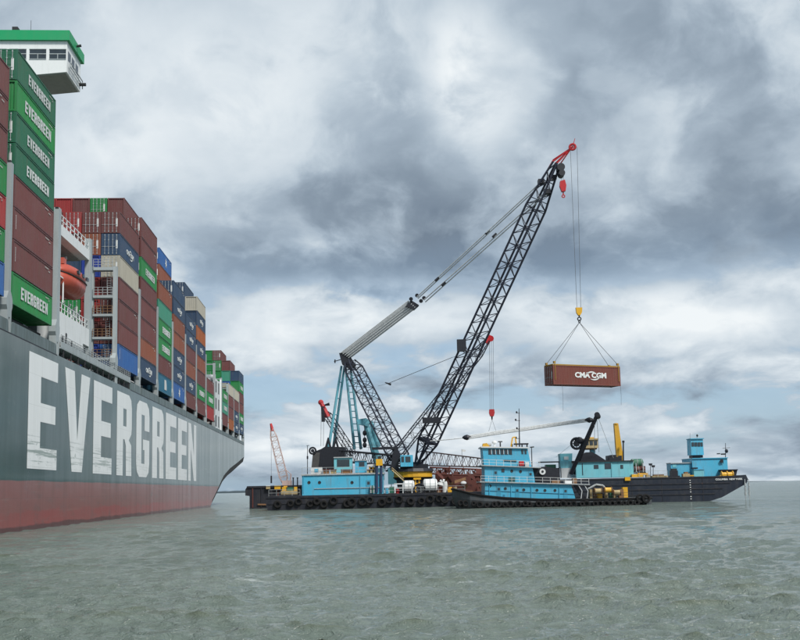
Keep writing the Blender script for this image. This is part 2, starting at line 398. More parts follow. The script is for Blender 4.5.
# ------------------------------------------------------------------ the sea
def build_sea():
    rng = np.random.RandomState(3)
    def graded(lo, hi, d0, flat_to, grow):
        v = [0.]
        while v[-1] < hi:
            v.append(v[-1] + d0*(1 if v[-1] < flat_to else (1+grow*(v[-1]-flat_to)/d0)))
        return np.array(v)
    yp = graded(0, 14000, .10, 14., .0092) + 15.0
    ym = -graded(0, 80, .3, 4., .25)[1:][::-1] + 15.0
    ys = np.concatenate([ym, yp])
    xp = graded(0, 14000, .10, 9., .020); xs = np.concatenate([-xp[1:][::-1], xp])
    X, Y = np.meshgrid(xs, ys); R0 = np.hypot(X, Y); dx = np.gradient(xs)[None, :]; dy = np.gradient(ys)[:, None]
    sp = np.maximum(np.minimum(dx, .012*R0), dy*.8); R = np.hypot(X, Y)
    Z = np.zeros_like(X); DX = np.zeros_like(X); DY = np.zeros_like(X)
    wind = radians(262)     # the way the waves run: towards the camera, a little to the left
    lam = np.exp(np.linspace(np.log(.36), np.log(9.), 60))
    # slow patches of stronger and weaker chop
    patch = .85 + .22*np.sin(X*.043+Y*.021+1.) + .2*np.sin(X*.11-Y*.052+2.) + .15*np.sin(X*.31+Y*.17+.3)
    for i, l in enumerate(lam):
        th = wind + rng.normal(0, .52); k = 2*pi/l; ph = rng.uniform(0, 2*pi)
        a = .0135*l**.85/(1+(l/2.0)**1.35)*rng.uniform(.5, 1.5)
        arg = k*(X*cos(th)+Y*sin(th)) + ph + .9*np.sin((X*cos(th+1.3)+Y*sin(th+1.3))*k*.23+i)
        att = np.clip((l/sp-2.2)/2.2, 0, 1)
        A = a*att*np.clip(patch, .3, 1.4)
        Z += A*np.sin(arg); DX += A*.85*cos(th)*np.cos(arg); DY += A*.85*sin(th)*np.cos(arg)
    V = np.stack([X+DX, Y+DY, Z], -1).reshape(-1, 3)
    ny, nx = X.shape
    idx = np.arange(nx*ny).reshape(ny, nx)
    q = np.stack([idx[:-1,:-1], idx[:-1,1:], idx[1:,1:], idx[1:,:-1]], -1).reshape(-1, 4)
    me = bpy.data.meshes.new('sea'); me.vertices.add(len(V)); me.vertices.foreach_set('co', V.ravel())
    me.loops.add(q.size); me.loops.foreach_set('vertex_index', q.ravel().astype(np.int32))
    me.polygons.add(len(q)); me.polygons.foreach_set('loop_start', np.arange(0, q.size, 4, dtype=np.int32))
    me.polygons.foreach_set('use_smooth', np.ones(len(q), bool)); me.update()
    at = me.attributes.new('crest', 'FLOAT', 'POINT'); at.data.foreach_set('value', Z.ravel().astype(np.float32))
    m, g, b = bsdf('sea_water')
    geo = g.n.new('ShaderNodeNewGeometry'); p = geo.outputs['Position']
    ca = g.n.new('ShaderNodeAttribute'); ca.attribute_name = 'crest'; crest = ca.outputs['Fac']
    dist = g.vec('LENGTH', g.vec('MULTIPLY', p, (1, 1, 0)))
    silt = g.noise(g.vec('MULTIPLY', p, (.03, .05, 1)), 1.0, 4, .6)
    c = g.mix(g.ramp(silt, .3, .7), (.118, .152, .130, 1), (.165, .200, .175, 1))
    c = g.mix(g.math('MULTIPLY', g.ramp(crest, .03, .20), .55), c, (.085, .098, .050, 1))     # wave tops tinted olive: light through thin crests and wave contrast put into colour
    # foam only at the tips of the steepest waves and in thin torn streaks
    fo = g.noise(g.vec('MULTIPLY', p, (.55, 1.5, 1)), 1.3, 9, .68)
    cap = g.noise(g.vec('MULTIPLY', p, (.10, .22, 1)), .9, 3, .5)
    foam = g.math('MULTIPLY', g.ramp(fo, .57, .66), g.ramp(g.math('MULTIPLY_ADD', crest, .35, cap), .55, .70), clamp=True)
    c = g.mix(g.math('MULTIPLY', foam, .55), c, (.62, .66, .64, 1))
    g.put(b.inputs['Base Color'], c); b.inputs['IOR'].default_value = 1.333
    g.put(b.inputs['Roughness'], g.ramp(dist, 15, 250, .02, .14, False))
    w1 = g.noise(g.vec('MULTIPLY', p, (.8, 1.5, 1)), 3.4, 4, .60, .8)
    w1 = g.math('SUBTRACT', 1., g.math('ABSOLUTE', g.math('MULTIPLY_ADD', w1, 2.6, -1.3)))     # small sharp ripples
    w2 = g.noise(g.vec('MULTIPLY', p, (.30, .62, 1)), 1.0, 8, .68, .5)
    w3 = g.noise(g.vec('MULTIPLY', p, (.05, .16, 1)), 1.0, 6, .7, .5)
    far = g.ramp(dist, 25, 160)
    hgt = g.math('ADD', g.math('MULTIPLY', w1, .10), g.math('MULTIPLY', w2, g.math('MULTIPLY_ADD', far, .60, .16)))
    hgt = g.math('ADD', hgt, g.math('MULTIPLY', w3, g.math('MULTIPLY', far, 1.6)))
    bm = g.n.new('ShaderNodeBump'); bm.inputs['Strength'].default_value = .8; bm.inputs['Distance'].default_value = 1.0
    g.put(bm.inputs['Height'], hgt); g.put(b.inputs['Normal'], bm.outputs[0])
    me.materials.append(m)
    o = link('sea', me); o['kind'] = 'structure'
build_sea()
def build_shore():
    m = MB(); rng = random.Random(5); Y = 7000.
    n = 260; top = []
    for i in range(n+1):
        x = -4200 + i*(2650+4200)/n
        a = 19 if x < -700 else max(4., 19-(x+700)*.010)
        top.append((x, a*(.8+.2*rng.random()) + 2*sin(i*.21)))
    for (x0, h0), (x1, h1) in zip(top[:-1], top[1:]):
        m.add([(x0, Y, -1), (x1, Y, -1), (x1, Y, h1*.55), (x0, Y, h0*.55), (x0, Y+90, h0), (x1, Y+90, h1), (x0, Y+400, -1), (x1, Y+400, -1)],
              [(0, 1, 2, 3), (3, 2, 5, 4), (4, 5, 7, 6)])
    m.build('far_shore', flat('hazy_woods', (.075, .105, .125), .9), kind='structure')  # bluish grey: distance haze put into the colour of the woods
build_shore()

# ------------------------------------------------------------------ the container ship: local x = outboard, y = aft along the side, z up
TH = math.atan(.0582)
S0 = Vector((-29, 0, 0))
def SW(t, s, z):        # ship frame to world, t metres in from the side
    return S0 + Vector((-sin(TH), cos(TH), 0))*s + Vector((-cos(TH), -sin(TH), 0))*t + Vector((0, 0, z))
ship = thing('container_ship', 'huge dark green hulled container ship with EVERGREEN in white along its side', 'ship', S0, TH)
def L(m, name, mat, parent=None, **k): return m.build(name, mat, parent or ship, local=True, **k)
DECK = 17.3
def build_hull():
    sts = [-39, -30, -18, 0, 20, 60, 84, 120, 160, 200, 216] + [222+i*3.5 for i in range(21)] + [293.4]
    prof = [(200, -6), (216, -3.5), (222, -.8), (228.5, .52), (239.7, 3.0), (243.7, 4.03), (256.6, 6.0), (276.1, 8.1), (292.7, 10.1), (300, 10.6)]
    def zb(s):
        if s <= 200: return -6
        for (a, za), (b, zc) in zip(prof[:-1], prof[1:]):
            if s <= b: return za+(zc-za)*(s-a)/(b-a)
        return 10.6
    def topz(s): return DECK - max(0, s-130)*.0034 + (max(0, 20-s)*.10)
    def kn0(s): return 1.6 + 1.6*min(1, max(0, (s-210)/30.))
    rings = []
    for s in sts:
        z0, z1 = zb(s), topz(s); half = 24.0
        nose = 0 if s > 30 else min(1, ((30-s)/69.)**2.2)
        side = []
        kn = 1.6 if s < 210 else 1.6 + 1.6*min(1, (s-210)/30.)          # height of the bilge turn
        for z, t in ((z1, 0), (z1*.75+.25*(z0+kn), 0), ((z1+z0+kn)/2, 0), ((z1*.25+.75*(z0+kn)), 0), (z0+kn, 0.), (z0+kn*.55, .35), (z0+kn*.2, 1.6), (z0, 5.), (z0-.3, 14.), (z0-.4, 24.)):
            fl = nose*(1.0 if z > 10 else 1.08)
            side.append((t+(24-t)*min(1, fl), z))
        rings.append([(-t, s, z) for t, z in side] + [(-(48-t), s, z) for t, z in side[::-1][1:]])
    m = MB(); m.loft(rings); n = len(rings[0])
    o = L(m, 'hull', hullm); o.data.materials.append(paint('counter_paint', (.022, .020, .022), .7, .4, .2))
    for p in o.data.polygons:
        c = p.center
        if c.y > 217 and c.z < zb(c.y)+kn0(c.y)*.9: p.material_index = 1
    return o
hull = build_hull()

def block_letter(ch, w, h):
    """outlines (lists of (y, z)) of a heavy condensed capital"""
    a, t = .40*w, .185*h
    if ch == 'E':
        return [[(0,0),(w,0),(w,t),(a,t),(a,h/2-t*.45),(w*.93,h/2-t*.45),(w*.93,h/2+t*.45),(a,h/2+t*.45),(a,h-t),(w,h-t),(w,h),(0,h)]]
    if ch == 'V':
        return [[(w*.30,0),(w*.70,0),(w,h),(w*.64,h),(w*.5,h*.30),(w*.36,h),(0,h)]]
    if ch == 'N':
        return [[(0,0),(w*.30,0),(w*.30,h*.56),(w*.68,0),(w,0),(w,h),(w*.70,h),(w*.70,h*.44),(w*.32,h),(0,h)]]
    c = .10*w
    if ch == 'R':
        return [[(0,0),(a,0),(a,h),(0,h)], [(a,h-t),(w*.62,h-t),(w*.62,h*.60),(a,h*.60),(a,h*.44),(w*.80,h*.44),(w*.97,h*.52),(w,h*.60),(w,h-t*.9),(w*.95,h-t*.3),(w*.80,h),(a,h)],
                [(w*.50,h*.44),(w*.80,h*.44),(w*.97,h*.38),(w,0),(w*.62,0),(w*.60,h*.36)]]
    if ch == 'G':
        return [[(w*.22,0),(w*.05,t*.35),(0,t),(0,h-t),(w*.05,h-t*.35),(w*.22,h),(w*.78,h),(w*.95,h-t*.35),(w,h-t),(w,h*.62),(w*.62,h*.62),(w*.62,h-t*.95),(w*.38,h-t*.95),
                 (w*.38,t*.95),(w*.62,t*.95),(w*.62,h*.36),(w*.5,h*.36),(w*.5,h*.50),(w,h*.50),(w,t),(w*.95,t*.35),(w*.78,0)]]
for i, (ch, s0, w) in enumerate(zip('EVERGREEN', (92, 104, 116.2, 128.3, 140.4, 152.2, 163.8, 175.9, 187.5), (9.4, 10.4, 9.3, 9.0, 9.4, 9.6, 10.2, 10.0, 10.2))):
    m = MB(); z0 = 5.62-.0022*(s0-92); hh = 10.85
    for out in block_letter(ch, w, hh): m.prism([(.012+.002*0, s0+y, z0+z) for y, z in out], (.010, 0, 0))
    o = L(m, 'letter', hletm, hull)

# deck, hatch coamings and bulwark
m = MB(); m.box((-46.5, 84-30, DECK-.35), (-.35, 291.5, DECK-.25)); L(m, 'deck', flat('deck_red_brown', (.06, .035, .032), .8))
m = MB(); m.box((-45, 70, DECK-.2), (-1.7, 101, 19.5)); m.box((-45, 130, DECK-.2), (-1.9, 226, 19.5)); m.box((-45, 242, DECK-.2), (-1.9, 291, 19.3))
L(m, 'hatch_coaming', dkgrey)
BAYS = {'p': 73.0, '0': 87.3, '1': 129.6, '2': 143.7, '3': 157.8, '4': 172.0, '5': 185.9, '6': 199.9, '7': 214.0, '9': 241.6, '10': 255.0, '11': 268.4, '12': 281.6}
for s, e in ((60, 72.3), (73, 86.2), (87.0, 100.8), (136.3, 143.0), (143.8, 157.1), (157.9, 171.2), (172, 185.2), (186, 199.2), (200, 213.3), (214.1, 228.2), (229, 241), (241.8, 254.4), (255.2, 267.8), (268.6, 281), (281.8, 292.9)):
    dz = max(0, s-130)*.0034; m = MB(); h = 1.1 if s < 200 else .85
    m.prism([(-.02, s, DECK-dz), (-.02, e, DECK-dz-.04), (-.02, e-.1, DECK-dz+h-.2), (-.02, e-.35, DECK-dz+h), (-.02, s+.35, DECK-dz+h), (-.02, s+.1, DECK-dz+h-.2)], (-.12, 0, 0))
    L(m, 'bulwark', paint('bulwark_green', (.10, .135, .135), .42, .3, .15))
for s0, e0 in ((60, 101), (136.3, 292)):
    m = MB(); m.prism([(.03, s0, DECK-.06-max(0, s0-130)*.0034), (.03, e0, DECK-.06-max(0, e0-130)*.0034), (.03, e0, DECK+.02-max(0, e0-130)*.0034), (.03, s0, DECK+.02-max(0, s0-130)*.0034)], (-.06, 0, 0))
    L(m, 'rubbing_strip', black)
# open gallery amidships with its rail band
m = MB()
for k in range(12):
    s = 103.6+k*2.9; m.box((-.16, s, DECK-.05), (-.04, s+.10, 18.25))
    if k < 11: m.tube((-.6, s+.1, DECK), (-.3, s+1.3, 18.2), .06, .06, 4)
L(m, 'gallery_stanchions', dkgrey, kind='stuff')
m = MB(); m.box((-1.5, 102.5, 18.2), (-.03, 136.4, 18.34)); m.box((-.08, 102.5, 18.3), (-.02, 136.4, 18.95)); L(m, 'gallery_walkway', grey)
m = MB(); rail(m, [(-.1, 102.6, 18.9), (-.1, 136.4, 18.9)], .75, .035, 1.1, 3); L(m, 'gallery_railing', steel, kind='stuff')
m = MB(); rng = random.Random(3)
for k in range(30):
    s = 104+rng.random()*30; y = rng.uniform(.3, 1.6); m.box((-1.2-rng.random(), s, DECK-.2), (-.9, s+y, DECK+rng.uniform(.2, .8)))
L(m, 'gallery_fittings', dkgrey, kind='stuff')

# lashing bridges: one post with a footed pedestal in each gap, cross ties behind
def pedestal(m, s, z0=17.2, t=.1):
    m.prism([(-t, s-.55, z0), (-t, s-.20, z0), (-t, s-.16, z0+1.6), (-t, s+.16, z0+1.6), (-t, s+.20, z0), (-t, s+.55, z0), (-t, s+.55, z0+2.2), (-t, s+.78, z0+2.6), (-t, s+.78, z0+3.2), (-t, s+.30, z0+3.9), (-t, s-.30, z0+3.9), (-t, s-.78, z0+3.2), (-t, s-.78, z0+2.6), (-t, s-.55, z0+2.2)], (-.7, 0, 0))
for s in (72.5, 86.55, 101.4, 143.0, 157.05, 171.2, 185.15, 199.1, 213.2, 228.0, 240.9, 254.3, 267.7, 281.05, 294.2):
    br = MB(); dz = max(0, s-150)*.004
    top = 32.6 if s < 240 else 30.6
    pedestal(br, s, 17.1-dz)
    br.box((-.62, s-.30, 20.8), (-.12, s+.30, top))
    root = L(br, 'lashing_post', grey)
    ti = MB()
    for z in (23.1, 26.2, 29.3, top-.35):
        ti.box((-9, s-.45, z), (-.6, s+.45, z+.16))
    for t in (3.2, 8.0): ti.box((-t-.3, s-.25, 17.2), (-t, s+.25, top))
    L(ti, 'cross_tie', grey, root)
    cp = MB(); cp.box((-.55, s-.12, top), (-.25, s+.12, top+.28)); L(cp, 'lamp_bracket', dkgrey, root)

# the lashing bridge that shows face on, just aft of the deckhouse
s = 128.2; m = MB(); m.box((-.62, s-.3, 18.4), (-.12, s+.3, 32.6)); pedestal(m, s, 17.3); lb = L(m, 'lashing_post', grey)
m = MB(); m.box((-3.55, s-.3, 17.3), (-3.1, s+.3, 32.6)); L(m, 'lashing_post', grey, lb)
for z, h in ((32.05, .4), (28.4, .35), (26.0, .3), (23.0, .3), (20.3, .3)):
    m = MB(); m.box((-3.1, s-.55, z), (-.62, s+.55, z+h)); L(m, 'walkway', grey, lb)
    m = MB(); rail(m, [(-3.1, s-.5, z+h), (-.62, s-.5, z+h)], 1.05, .035, .6, 3); L(m, 'walkway_railing', brown if z < 28 else steel, lb, kind='stuff')
m = MB()
for z0, z1, x in ((28.7, 32.0, -1.0), (23.3, 26.0, -1.1), (26.3, 28.4, -2.3), (20.6, 23.0, -1.2), (17.6, 20.3, -2.2)):
    for dx in (0, .5): m.tube((x-dx, s+.45, z0), (x-dx, s+.2, z1), .035, .035, 4)
    n = int((z1-z0)/.3)
    for i in range(n): m.tube((x, s+.45-.25*i/n, z0+.3*i), (x-.5, s+.45-.25*i/n, z0+.3*i), .025, .025, 4)
L(m, 'ladder', steel, lb, kind='stuff')

# deckhouse: accommodation block amidships, white outer wall, lifeboat platform, bridge and its wing
m = MB(); m.prism([(-.25, 102.3, 18.36), (-.25, 112.0, 18.36), (-.25, 112.0, 20.1), (-.25, 114.9, 20.1), (-.25, 114.9, 22.1), (-.25, 102.3, 22.1)], (-2.2, 0, 0))
wall = L(m, 'side_wall', white)
for s in (103.7, 105.1, 107.3):
    m = MB(); h = 1.15 if s != 105.1 else 1.7
    m.prism([(-.24, s-.28, 18.9-(.6 if h > 1.5 else 0)), (-.24, s+.28, 18.9-(.6 if h > 1.5 else 0)), (-.24, s+.28, 18.9+h-.5), (-.24, s+.15, 19.0+h-.5), (-.24, s-.15, 19.0+h-.5), (-.24, s-.28, 18.9+h-.5)], (.02, 0, 0)); L(m, 'doorway', dkgrey, wall)
m = MB(); m.box((-46, 104.8, 17.4), (-11, 116.0, 52.0)); block = L(m, 'accommodation_block', white)
for lv in range(9):
    for k in range(7):
        if lv >= 1:
            m = MB(); x = -12.6-k*4.4; m.box((x-.5, 104.76, 20.5+lv*3.1), (x+.5, 104.79, 21.5+lv*3.1)); L(m, 'window', glassm, block)
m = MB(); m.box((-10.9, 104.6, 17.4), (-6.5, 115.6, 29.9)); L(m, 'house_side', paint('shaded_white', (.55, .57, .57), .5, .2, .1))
for z in (20.4, 23.4, 26.4):
    for q in range(5):
        m = MB(); m.box((-6.49, 105.6+q*2.0, z), (-6.46, 106.3+q*2.0, z+.9)); L(m, 'window', glassm)
# two heavy posts and the platform with its rail
for s in (101.95, 115.0):
    m = MB(); m.box((-.85, s-.42, 17.6 if s < 110 else 18.9), (-.2, s+.42, 32.9)); L(m, 'platform_post', grey)
m = MB(); m.box((-1.4, 102.35, 30.3), (-.35, 114.6, 31.45)); L(m, 'platform_beam', white)
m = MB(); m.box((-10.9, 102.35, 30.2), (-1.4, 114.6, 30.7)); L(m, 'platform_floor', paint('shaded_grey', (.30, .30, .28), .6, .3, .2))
m = MB(); rail(m, [(-.45, 102.4, 31.45), (-.45, 114.5, 31.45)], 1.1, .05, 1.35, 2); L(m, 'platform_railing', white, kind='stuff')
m = MB(); rail(m, [(-.45, 102.7, 22.1), (-.45, 114.7, 22.1)], 1.1, .045, 1.2, 2); rail(m, [(-.4, 102.6, 23.3), (-.4, 104.2, 23.3)], 2.6, .09, 1.6, 1); L(m, 'boat_deck_railing', white, kind='stuff')
m = MB(); m.box((-6.4, 102.4, 21.9), (-.5, 114.8, 22.1)); L(m, 'boat_deck', grey)
m = MB()
for s in (108.6, 110.6, 112.6):      # davit struts standing on the boat deck
    m.tube((-.6, s+.4, 22.1), (-.9, s-.5, 23.4), .16, .12, 6); m.tube((-.9, s-.5, 23.4), (-.55, s-.9, 23.8), .12, .1, 6)
L(m, 'davit_strut', white, kind='stuff')
for s in (105.0, 111.2):
    m = MB(); m.path([(-4.5, s, 22.2), (-4.3, s, 28.4), (-3.4, s, 29.6), (-2.0, s, 29.8)], .22, 6); m.tube((-2.1, s, 29.8), (-2.1, s, 28.6), .05); L(m, 'davit', white)
# bridge wing
wg = MB()
b0, b1, r0, r1 = 103.0, 108.5, 103.4, 108.8
wg.prism([(-.1, b0, 48.25), (-.1, b0, 51.7), (-14, b0, 51.7), (-14, b0, 46.9)], (0, b1-b0, 0))
wing = L(wg, 'bridge_wing', white)
m = MB(); m.box((-20, b0-.3, 51.7), (.2, b1+.4, 52.8)); m.box((-20, b0-.1, 52.8), (0, b1+.1, 52.9)); L(m, 'roof_fascia', wrgreen, wing)
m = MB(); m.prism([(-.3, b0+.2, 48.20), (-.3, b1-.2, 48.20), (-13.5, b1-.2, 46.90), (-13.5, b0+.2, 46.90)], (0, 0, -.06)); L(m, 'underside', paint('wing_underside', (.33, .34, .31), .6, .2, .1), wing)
for x0, x1 in ((-.2, -1.95), (-2.3, -4.05), (-4.4, -6.15), (-6.5, -8.25)):
    m = MB(); m.box((x0, b0-.02, 49.7), (x1, b0+.01, 50.75)); wf = L(m, 'window', glassm, wing)
for s in (103.9, 105.4, 106.9):
    m = MB(); m.box((-.115, s-.5, 49.7), (-.08, s+.55, 50.75)); L(m, 'window', glassm, wing)
m = MB()
for x0, x1 in ((-.2, -1.95), (-2.3, -4.05), (-4.4, -6.15), (-6.5, -8.25)):
    m.box((x0, b0-.06, 50.2), (x1, b0-.02, 50.29)); m.box((x0+.02, b0-.06, 49.63), (x1-.02, b0-.02, 49.7)); m.box((x0+.02, b0-.06, 50.75), (x1-.02, b0-.02, 50.82))
    m.box(((x0+x1)/2-.04, b0-.06, 49.7), ((x0+x1)/2+.04, b0-.025, 50.2))
L(m, 'window_frame', grey, wing, kind='stuff')
m = MB(); rail(m, [(.15, b0+.4, 48.6), (.15, b1, 48.6)], .9, .06, 1.3, 2); L(m, 'grab_rail', grey, wing, kind='stuff')
m = MB(); m.tube((.15, 105.6, 52.3), (.7, 105.6, 52.4), .12, .16, 8); L(m, 'floodlight', dkgrey, wing)
m = MB(); m.tube((-.12, 108.2, 49.0), (.6, 108.2, 49.0), .2, .2, 8); L(m, 'floodlight', dkgrey, wing)
m = MB(); m.box((-6.3, 104, 52.9), (-5.7, 104.8, 53.8)); m.tube((-4.6, 105, 52.9), (-4.6, 105, 55.0), .025); L(m, 'roof_aerial', dkgrey, wing, kind='stuff')

# white engine casing aft
m = MB(); m.box((-20, 229.0, 17.2), (-.35, 239.6, 29.3)); cas = L(m, 'engine_casing', white)
for z in (18.3, 22.3, 26.2):
    for a in (230.6, 235.4):
        m = MB(); m.box((-.36, a, z), (-.33, a+1.7, z+2.6)); L(m, 'casing_opening', dkgrey, cas)
    m = MB(); m.box((-1.0, 228.97, z), (-.55, 229.01, z+2.6)); L(m, 'casing_opening', dkgrey, cas)
m = MB(); m.box((-.5, 228.6, 17.2), (-.15, 229.0, 30.1)); m.box((-.5, 239.6, 17.2), (-.15, 240.0, 30.1)); m.box((-3, 230, 29.3), (-.6, 232.5, 30.2)); L(m, 'casing_frame', white, cas)

# lifeboat
lbp = SW(.9, 103.6, 24.6)
lifeb = thing('lifeboat', 'orange enclosed lifeboat hanging under the white platform on the ship side', 'lifeboat', lbp, TH)
def boat_rings(lo):
    out = []
    for k in range(13):
        a = k/12; y = a*8.5; f = max(.05, (1-abs(2*a-1)**2.6))**.62; lift = .9*abs(2*a-1)**3
        w = 1.62*f; pts = []
        if lo:
            for q in range(9): b = pi*q/8; pts.append((-w*cos(b), y, 1.75+lift*.35 - (1.75-lift*.5)*sin(b)**.85))
        else:
            for q in range(9): b = pi*q/8; pts.append((w*cos(b)*.98, y, 1.80+lift*.35 + (1.45*f+.12)*sin(b)**.75))
        out.append(pts)
    return out
m = MB(); m.loft(boat_rings(True)); lh = m.build('boat_hull', orange, lifeb, local=True, smooth=True)
m = MB(); m.loft(boat_rings(False)); m.build('canopy', orange, lifeb, local=True, smooth=True)
m = MB()
r = boat_rings(True)
m.path([Vector(q[8])+Vector((.03, 0, 0)) for q in r], .06); m.build('rubbing_band', dkgrey, lifeb, local=True)
m = MB(); m.path([Vector(q[0])-Vector((.03, 0, 0)) for q in r], .06); m.build('rubbing_band', dkgrey, lifeb, local=True)
m = MB()
for y in (2.5, 4.3, 6.1): m.box((1.40, y, 2.25), (1.62, y+.7, 2.6))
m.build('porthole', glassm, lifeb, local=True, kind='stuff')
m = MB(); m.box((-.35, 1.2, 3.1), (.35, 2.2, 3.75)); m.build('conning_hatch', orange, lifeb, local=True)

# ------------------------------------------------------------------ containers
CL, CW, CH = 12.19, 2.44, 2.90
def container_body():
    m = MB(); n = 44; d = .045; ys = []
    p = (CL-.5)/n
    for k in range(n):
        y = .25+k*p; ys += [(y, 0), (y+p*.30, 0), (y+p*.45, d), (y+p*.85, d)]
    ys.append((CL-.25, 0))
    for sx in (0, 1):
        vs = []; fs = []
        for y, dd in ys:
            x = -.03-dd if sx == 0 else -CW+.03+dd
            vs += [(x, y, .16), (x, y, CH-.12)]
        for k in range(len(ys)-1): fs.append((2*k, 2*k+2, 2*k+3, 2*k+1) if sx == 0 else (2*k, 2*k+1, 2*k+3, 2*k+2))
        m.add(vs, fs)
    m.add([(-.02, .05, CH-.03), (-CW+.02, .05, CH-.03), (-CW+.02, CL-.05, CH-.03), (-.02, CL-.05, CH-.03)], [(0, 1, 2, 3)])
    m.add([(-.02, .05, .10), (-CW+.02, .05, .10), (-CW+.02, CL-.05, .10), (-.02, CL-.05, .10)], [(0, 3, 2, 1)])
    for y in (.10, CL-.10):    # corrugated end walls
        xs = []; q = (CW-.4)/8
        for k in range(8): x = -.2-k*q; xs += [(x, 0), (x-q*.35, 0), (x-q*.5, .04), (x-q*.85, .04)]
        xs.append((-CW+.2, 0)); sg = 1 if y < 1 else -1; vs = []
        for x, dd in xs: vs += [(x, y+sg*dd, .16), (x, y+sg*dd, CH-.12)]
        m.add(vs, [(2*k, 2*k+2, 2*k+3, 2*k+1) for k in range(len(xs)-1)])
    for x in (0, -CW+.2):
        for y in (0, CL-.25): m.box((x, y, 0), (x-.2, y+.25, CH))
    for x in (0, -CW+.1):
        m.box((x-.005, .25, 0.02), (x-.1, CL-.25, .17)); m.box((x-.005, .25, CH-.13), (x-.1, CL-.25, CH-.01))
    for y in (0, CL-.14):
        m.box((-.2, y+.005, 0.02), (-CW+.2, y+.135, .17)); m.box((-.2, y+.005, CH-.13), (-CW+.2, y+.135, CH-.01))
    return m
def rawmesh(m, name, mat):      # corrugated sheets keep the winding they were given
    me = bpy.data.meshes.new(name); me.from_pydata([tuple(v) for v in m.v], [], m.f); me.materials.append(mat); return me
BODY = rawmesh(container_body(), 'container_body', MATS['container_maroon'])
def door_mesh(side):
    m = MB(); x0 = -.21 if side == 0 else -CW/2-.01; x1 = x0-(CW/2-.22)
    m.box((x0, .02, .18), (x1, .07, CH-.14))
    for z in (.45, .95, 1.45, 1.95, 2.35): m.box((x0-.1, .0, z), (x1+.1, .02, z+.24))
    return m.mesh('door', MATS['container_maroon'])
DOOR = [door_mesh(0), door_mesh(1)]
def bar_mesh(x):
    m = MB(); m.tube((x, -.03, .12), (x, -.03, CH-.1), .028, .028, 5)
    for z in (.2, 1.1, 2.0, CH-.25): m.box((x-.06, -.05, z), (x+.06, .01, z+.08))
    m.tube((x, -.05, 1.15), (x-.4, -.05, 1.12), .02, .02, 4)
    return m.mesh('locking_bar', steel)
BAR = [[bar_mesh(-.45), bar_mesh(-.95)], [bar_mesh(-1.48), bar_mesh(-1.98)]]
def logo_arc(a0, a1, cy, cz, r):
    m = MB(); n = 8; ed = []
    for q in range(n+1): a = radians(a0+(a1-a0)*q/n); w = .02+.09*sin(pi*q/n); ed.append(((cy+cos(a)*r*1.25, cz+sin(a)*(r-w)), (cy+cos(a)*r*1.25, cz+sin(a)*(r+w))))
    vs = [(x, y, .012) for e in ed for x, y in e]
    m.add(vs, [(2*q, 2*q+1, 2*q+3, 2*q+2) for q in range(n)])
    return m.mesh('swoosh', letterw)
ARCS = [logo_arc(60, 150, .25, -.6, 1.15), logo_arc(-115, -35, .55, .62, 1.25)]
def emblem(parent, o, r, u, kind):
    m = MB(); f = lambda a, b: Vector(o)+Vector(r)*a+Vector(u)*b
    nrm = Vector(r).cross(Vector(u)); 
    if kind == 'square': m.prism([f(-1.0, -.8), f(1.0, -.8), f(1.0, .1), f(.6, .85), (f(-1.0, .85))], nrm*.01)
    else:
        P = [];
        for q in range(14): a = 2*pi*q/14; rr = .95 if q % 2 == 0 else .45; P.append(f(rr*sin(a), rr*cos(a)))
        m.prism(P, nrm*.01)
    return m.build('emblem', letterw, parent, local=True)
def word_mesh(w, h, gap, word='EVERGREEN'):
    key = (word, w, h)
    if key not in TXT:
        m = MB(); x = -(len(word)*(w+gap)-gap)/2
        for ch in word:
            for out in block_letter(ch, w, h): m.prism([(x+a, b-h/2, .012) for a, b in out], (0, 0, -.012))
            x += w+gap
        TXT[key] = m.mesh('lettering', letterw)
    return TXT[key]
codem = flat('marking_grey', (.50, .50, .48), .6)
rng_code = random.Random(77)
def code_mesh(k):
    m = MB(); r = random.Random(k)
    for y0, z, n in ((CL-2.2-.5*k, 2.46, 8+k), (CL-1.2-.3*k, 2.28-.04*k, 3+k)):
        for q in range(n):
            if r.random() < .85: m.box((-.006, y0+q*.14, z), (.004, y0+q*.14+.085, z+.11))
    return m.mesh('code_marking', codem)
CODES = [code_mesh(k) for k in range(3)]
def container(col, loc, rot, label, mark=None, doors=False, group=None):
    c = thing('shipping_container', label, 'container', loc, rot, group)
    mt = MATS['container_'+col]
    b = link('body', BODY, c); setmat(b, mt)
    if doors:
        for i in (0, 1):
            d = link('door', DOOR[i], c); setmat(d, mt)
            for k in (0, 1): link('locking_bar', BAR[i][k], d)
    R, U = (0, 1, 0), (0, 0, 1)
    if mark == 'EG': face_text(word_mesh(.62, 1.0, .17), c, (.0, CL*.56, 1.42), R, U)
    if mark == 'EGb': face_text(word_mesh(.76, 1.12, .17), c, (.0, CL*.54, 1.42), R, U)
    if mark == 'CMA':
        t = face_text(text_mesh('CMA CGM', .88, .035, 1.15), c, (.0, CL*.52, 1.42), R, U); [link('swoosh', w_, t) for w_ in ARCS]
    if mark in ('square', 'star'): emblem(c, (0.0, CL*.52, 1.45), R, U, mark)
    if mark == 'code':
        m = MB()
        for q in range(9): m.box((-.005, .55, 1.0+q*.15), (.005, .66, 1.09+q*.15))
        m.build('code_marking', letterw, c, local=True, kind='stuff')
    if rng_code.random() < .62: link('code_marking', rng_code.choice(CODES), c)
    if doors or mark == 'plate':
        m = MB(); m.box((-.32, -.012, .9), (-.55, -.002, 2.0)); m.build('marking', letterw, d if doors else c, local=True)
    return c
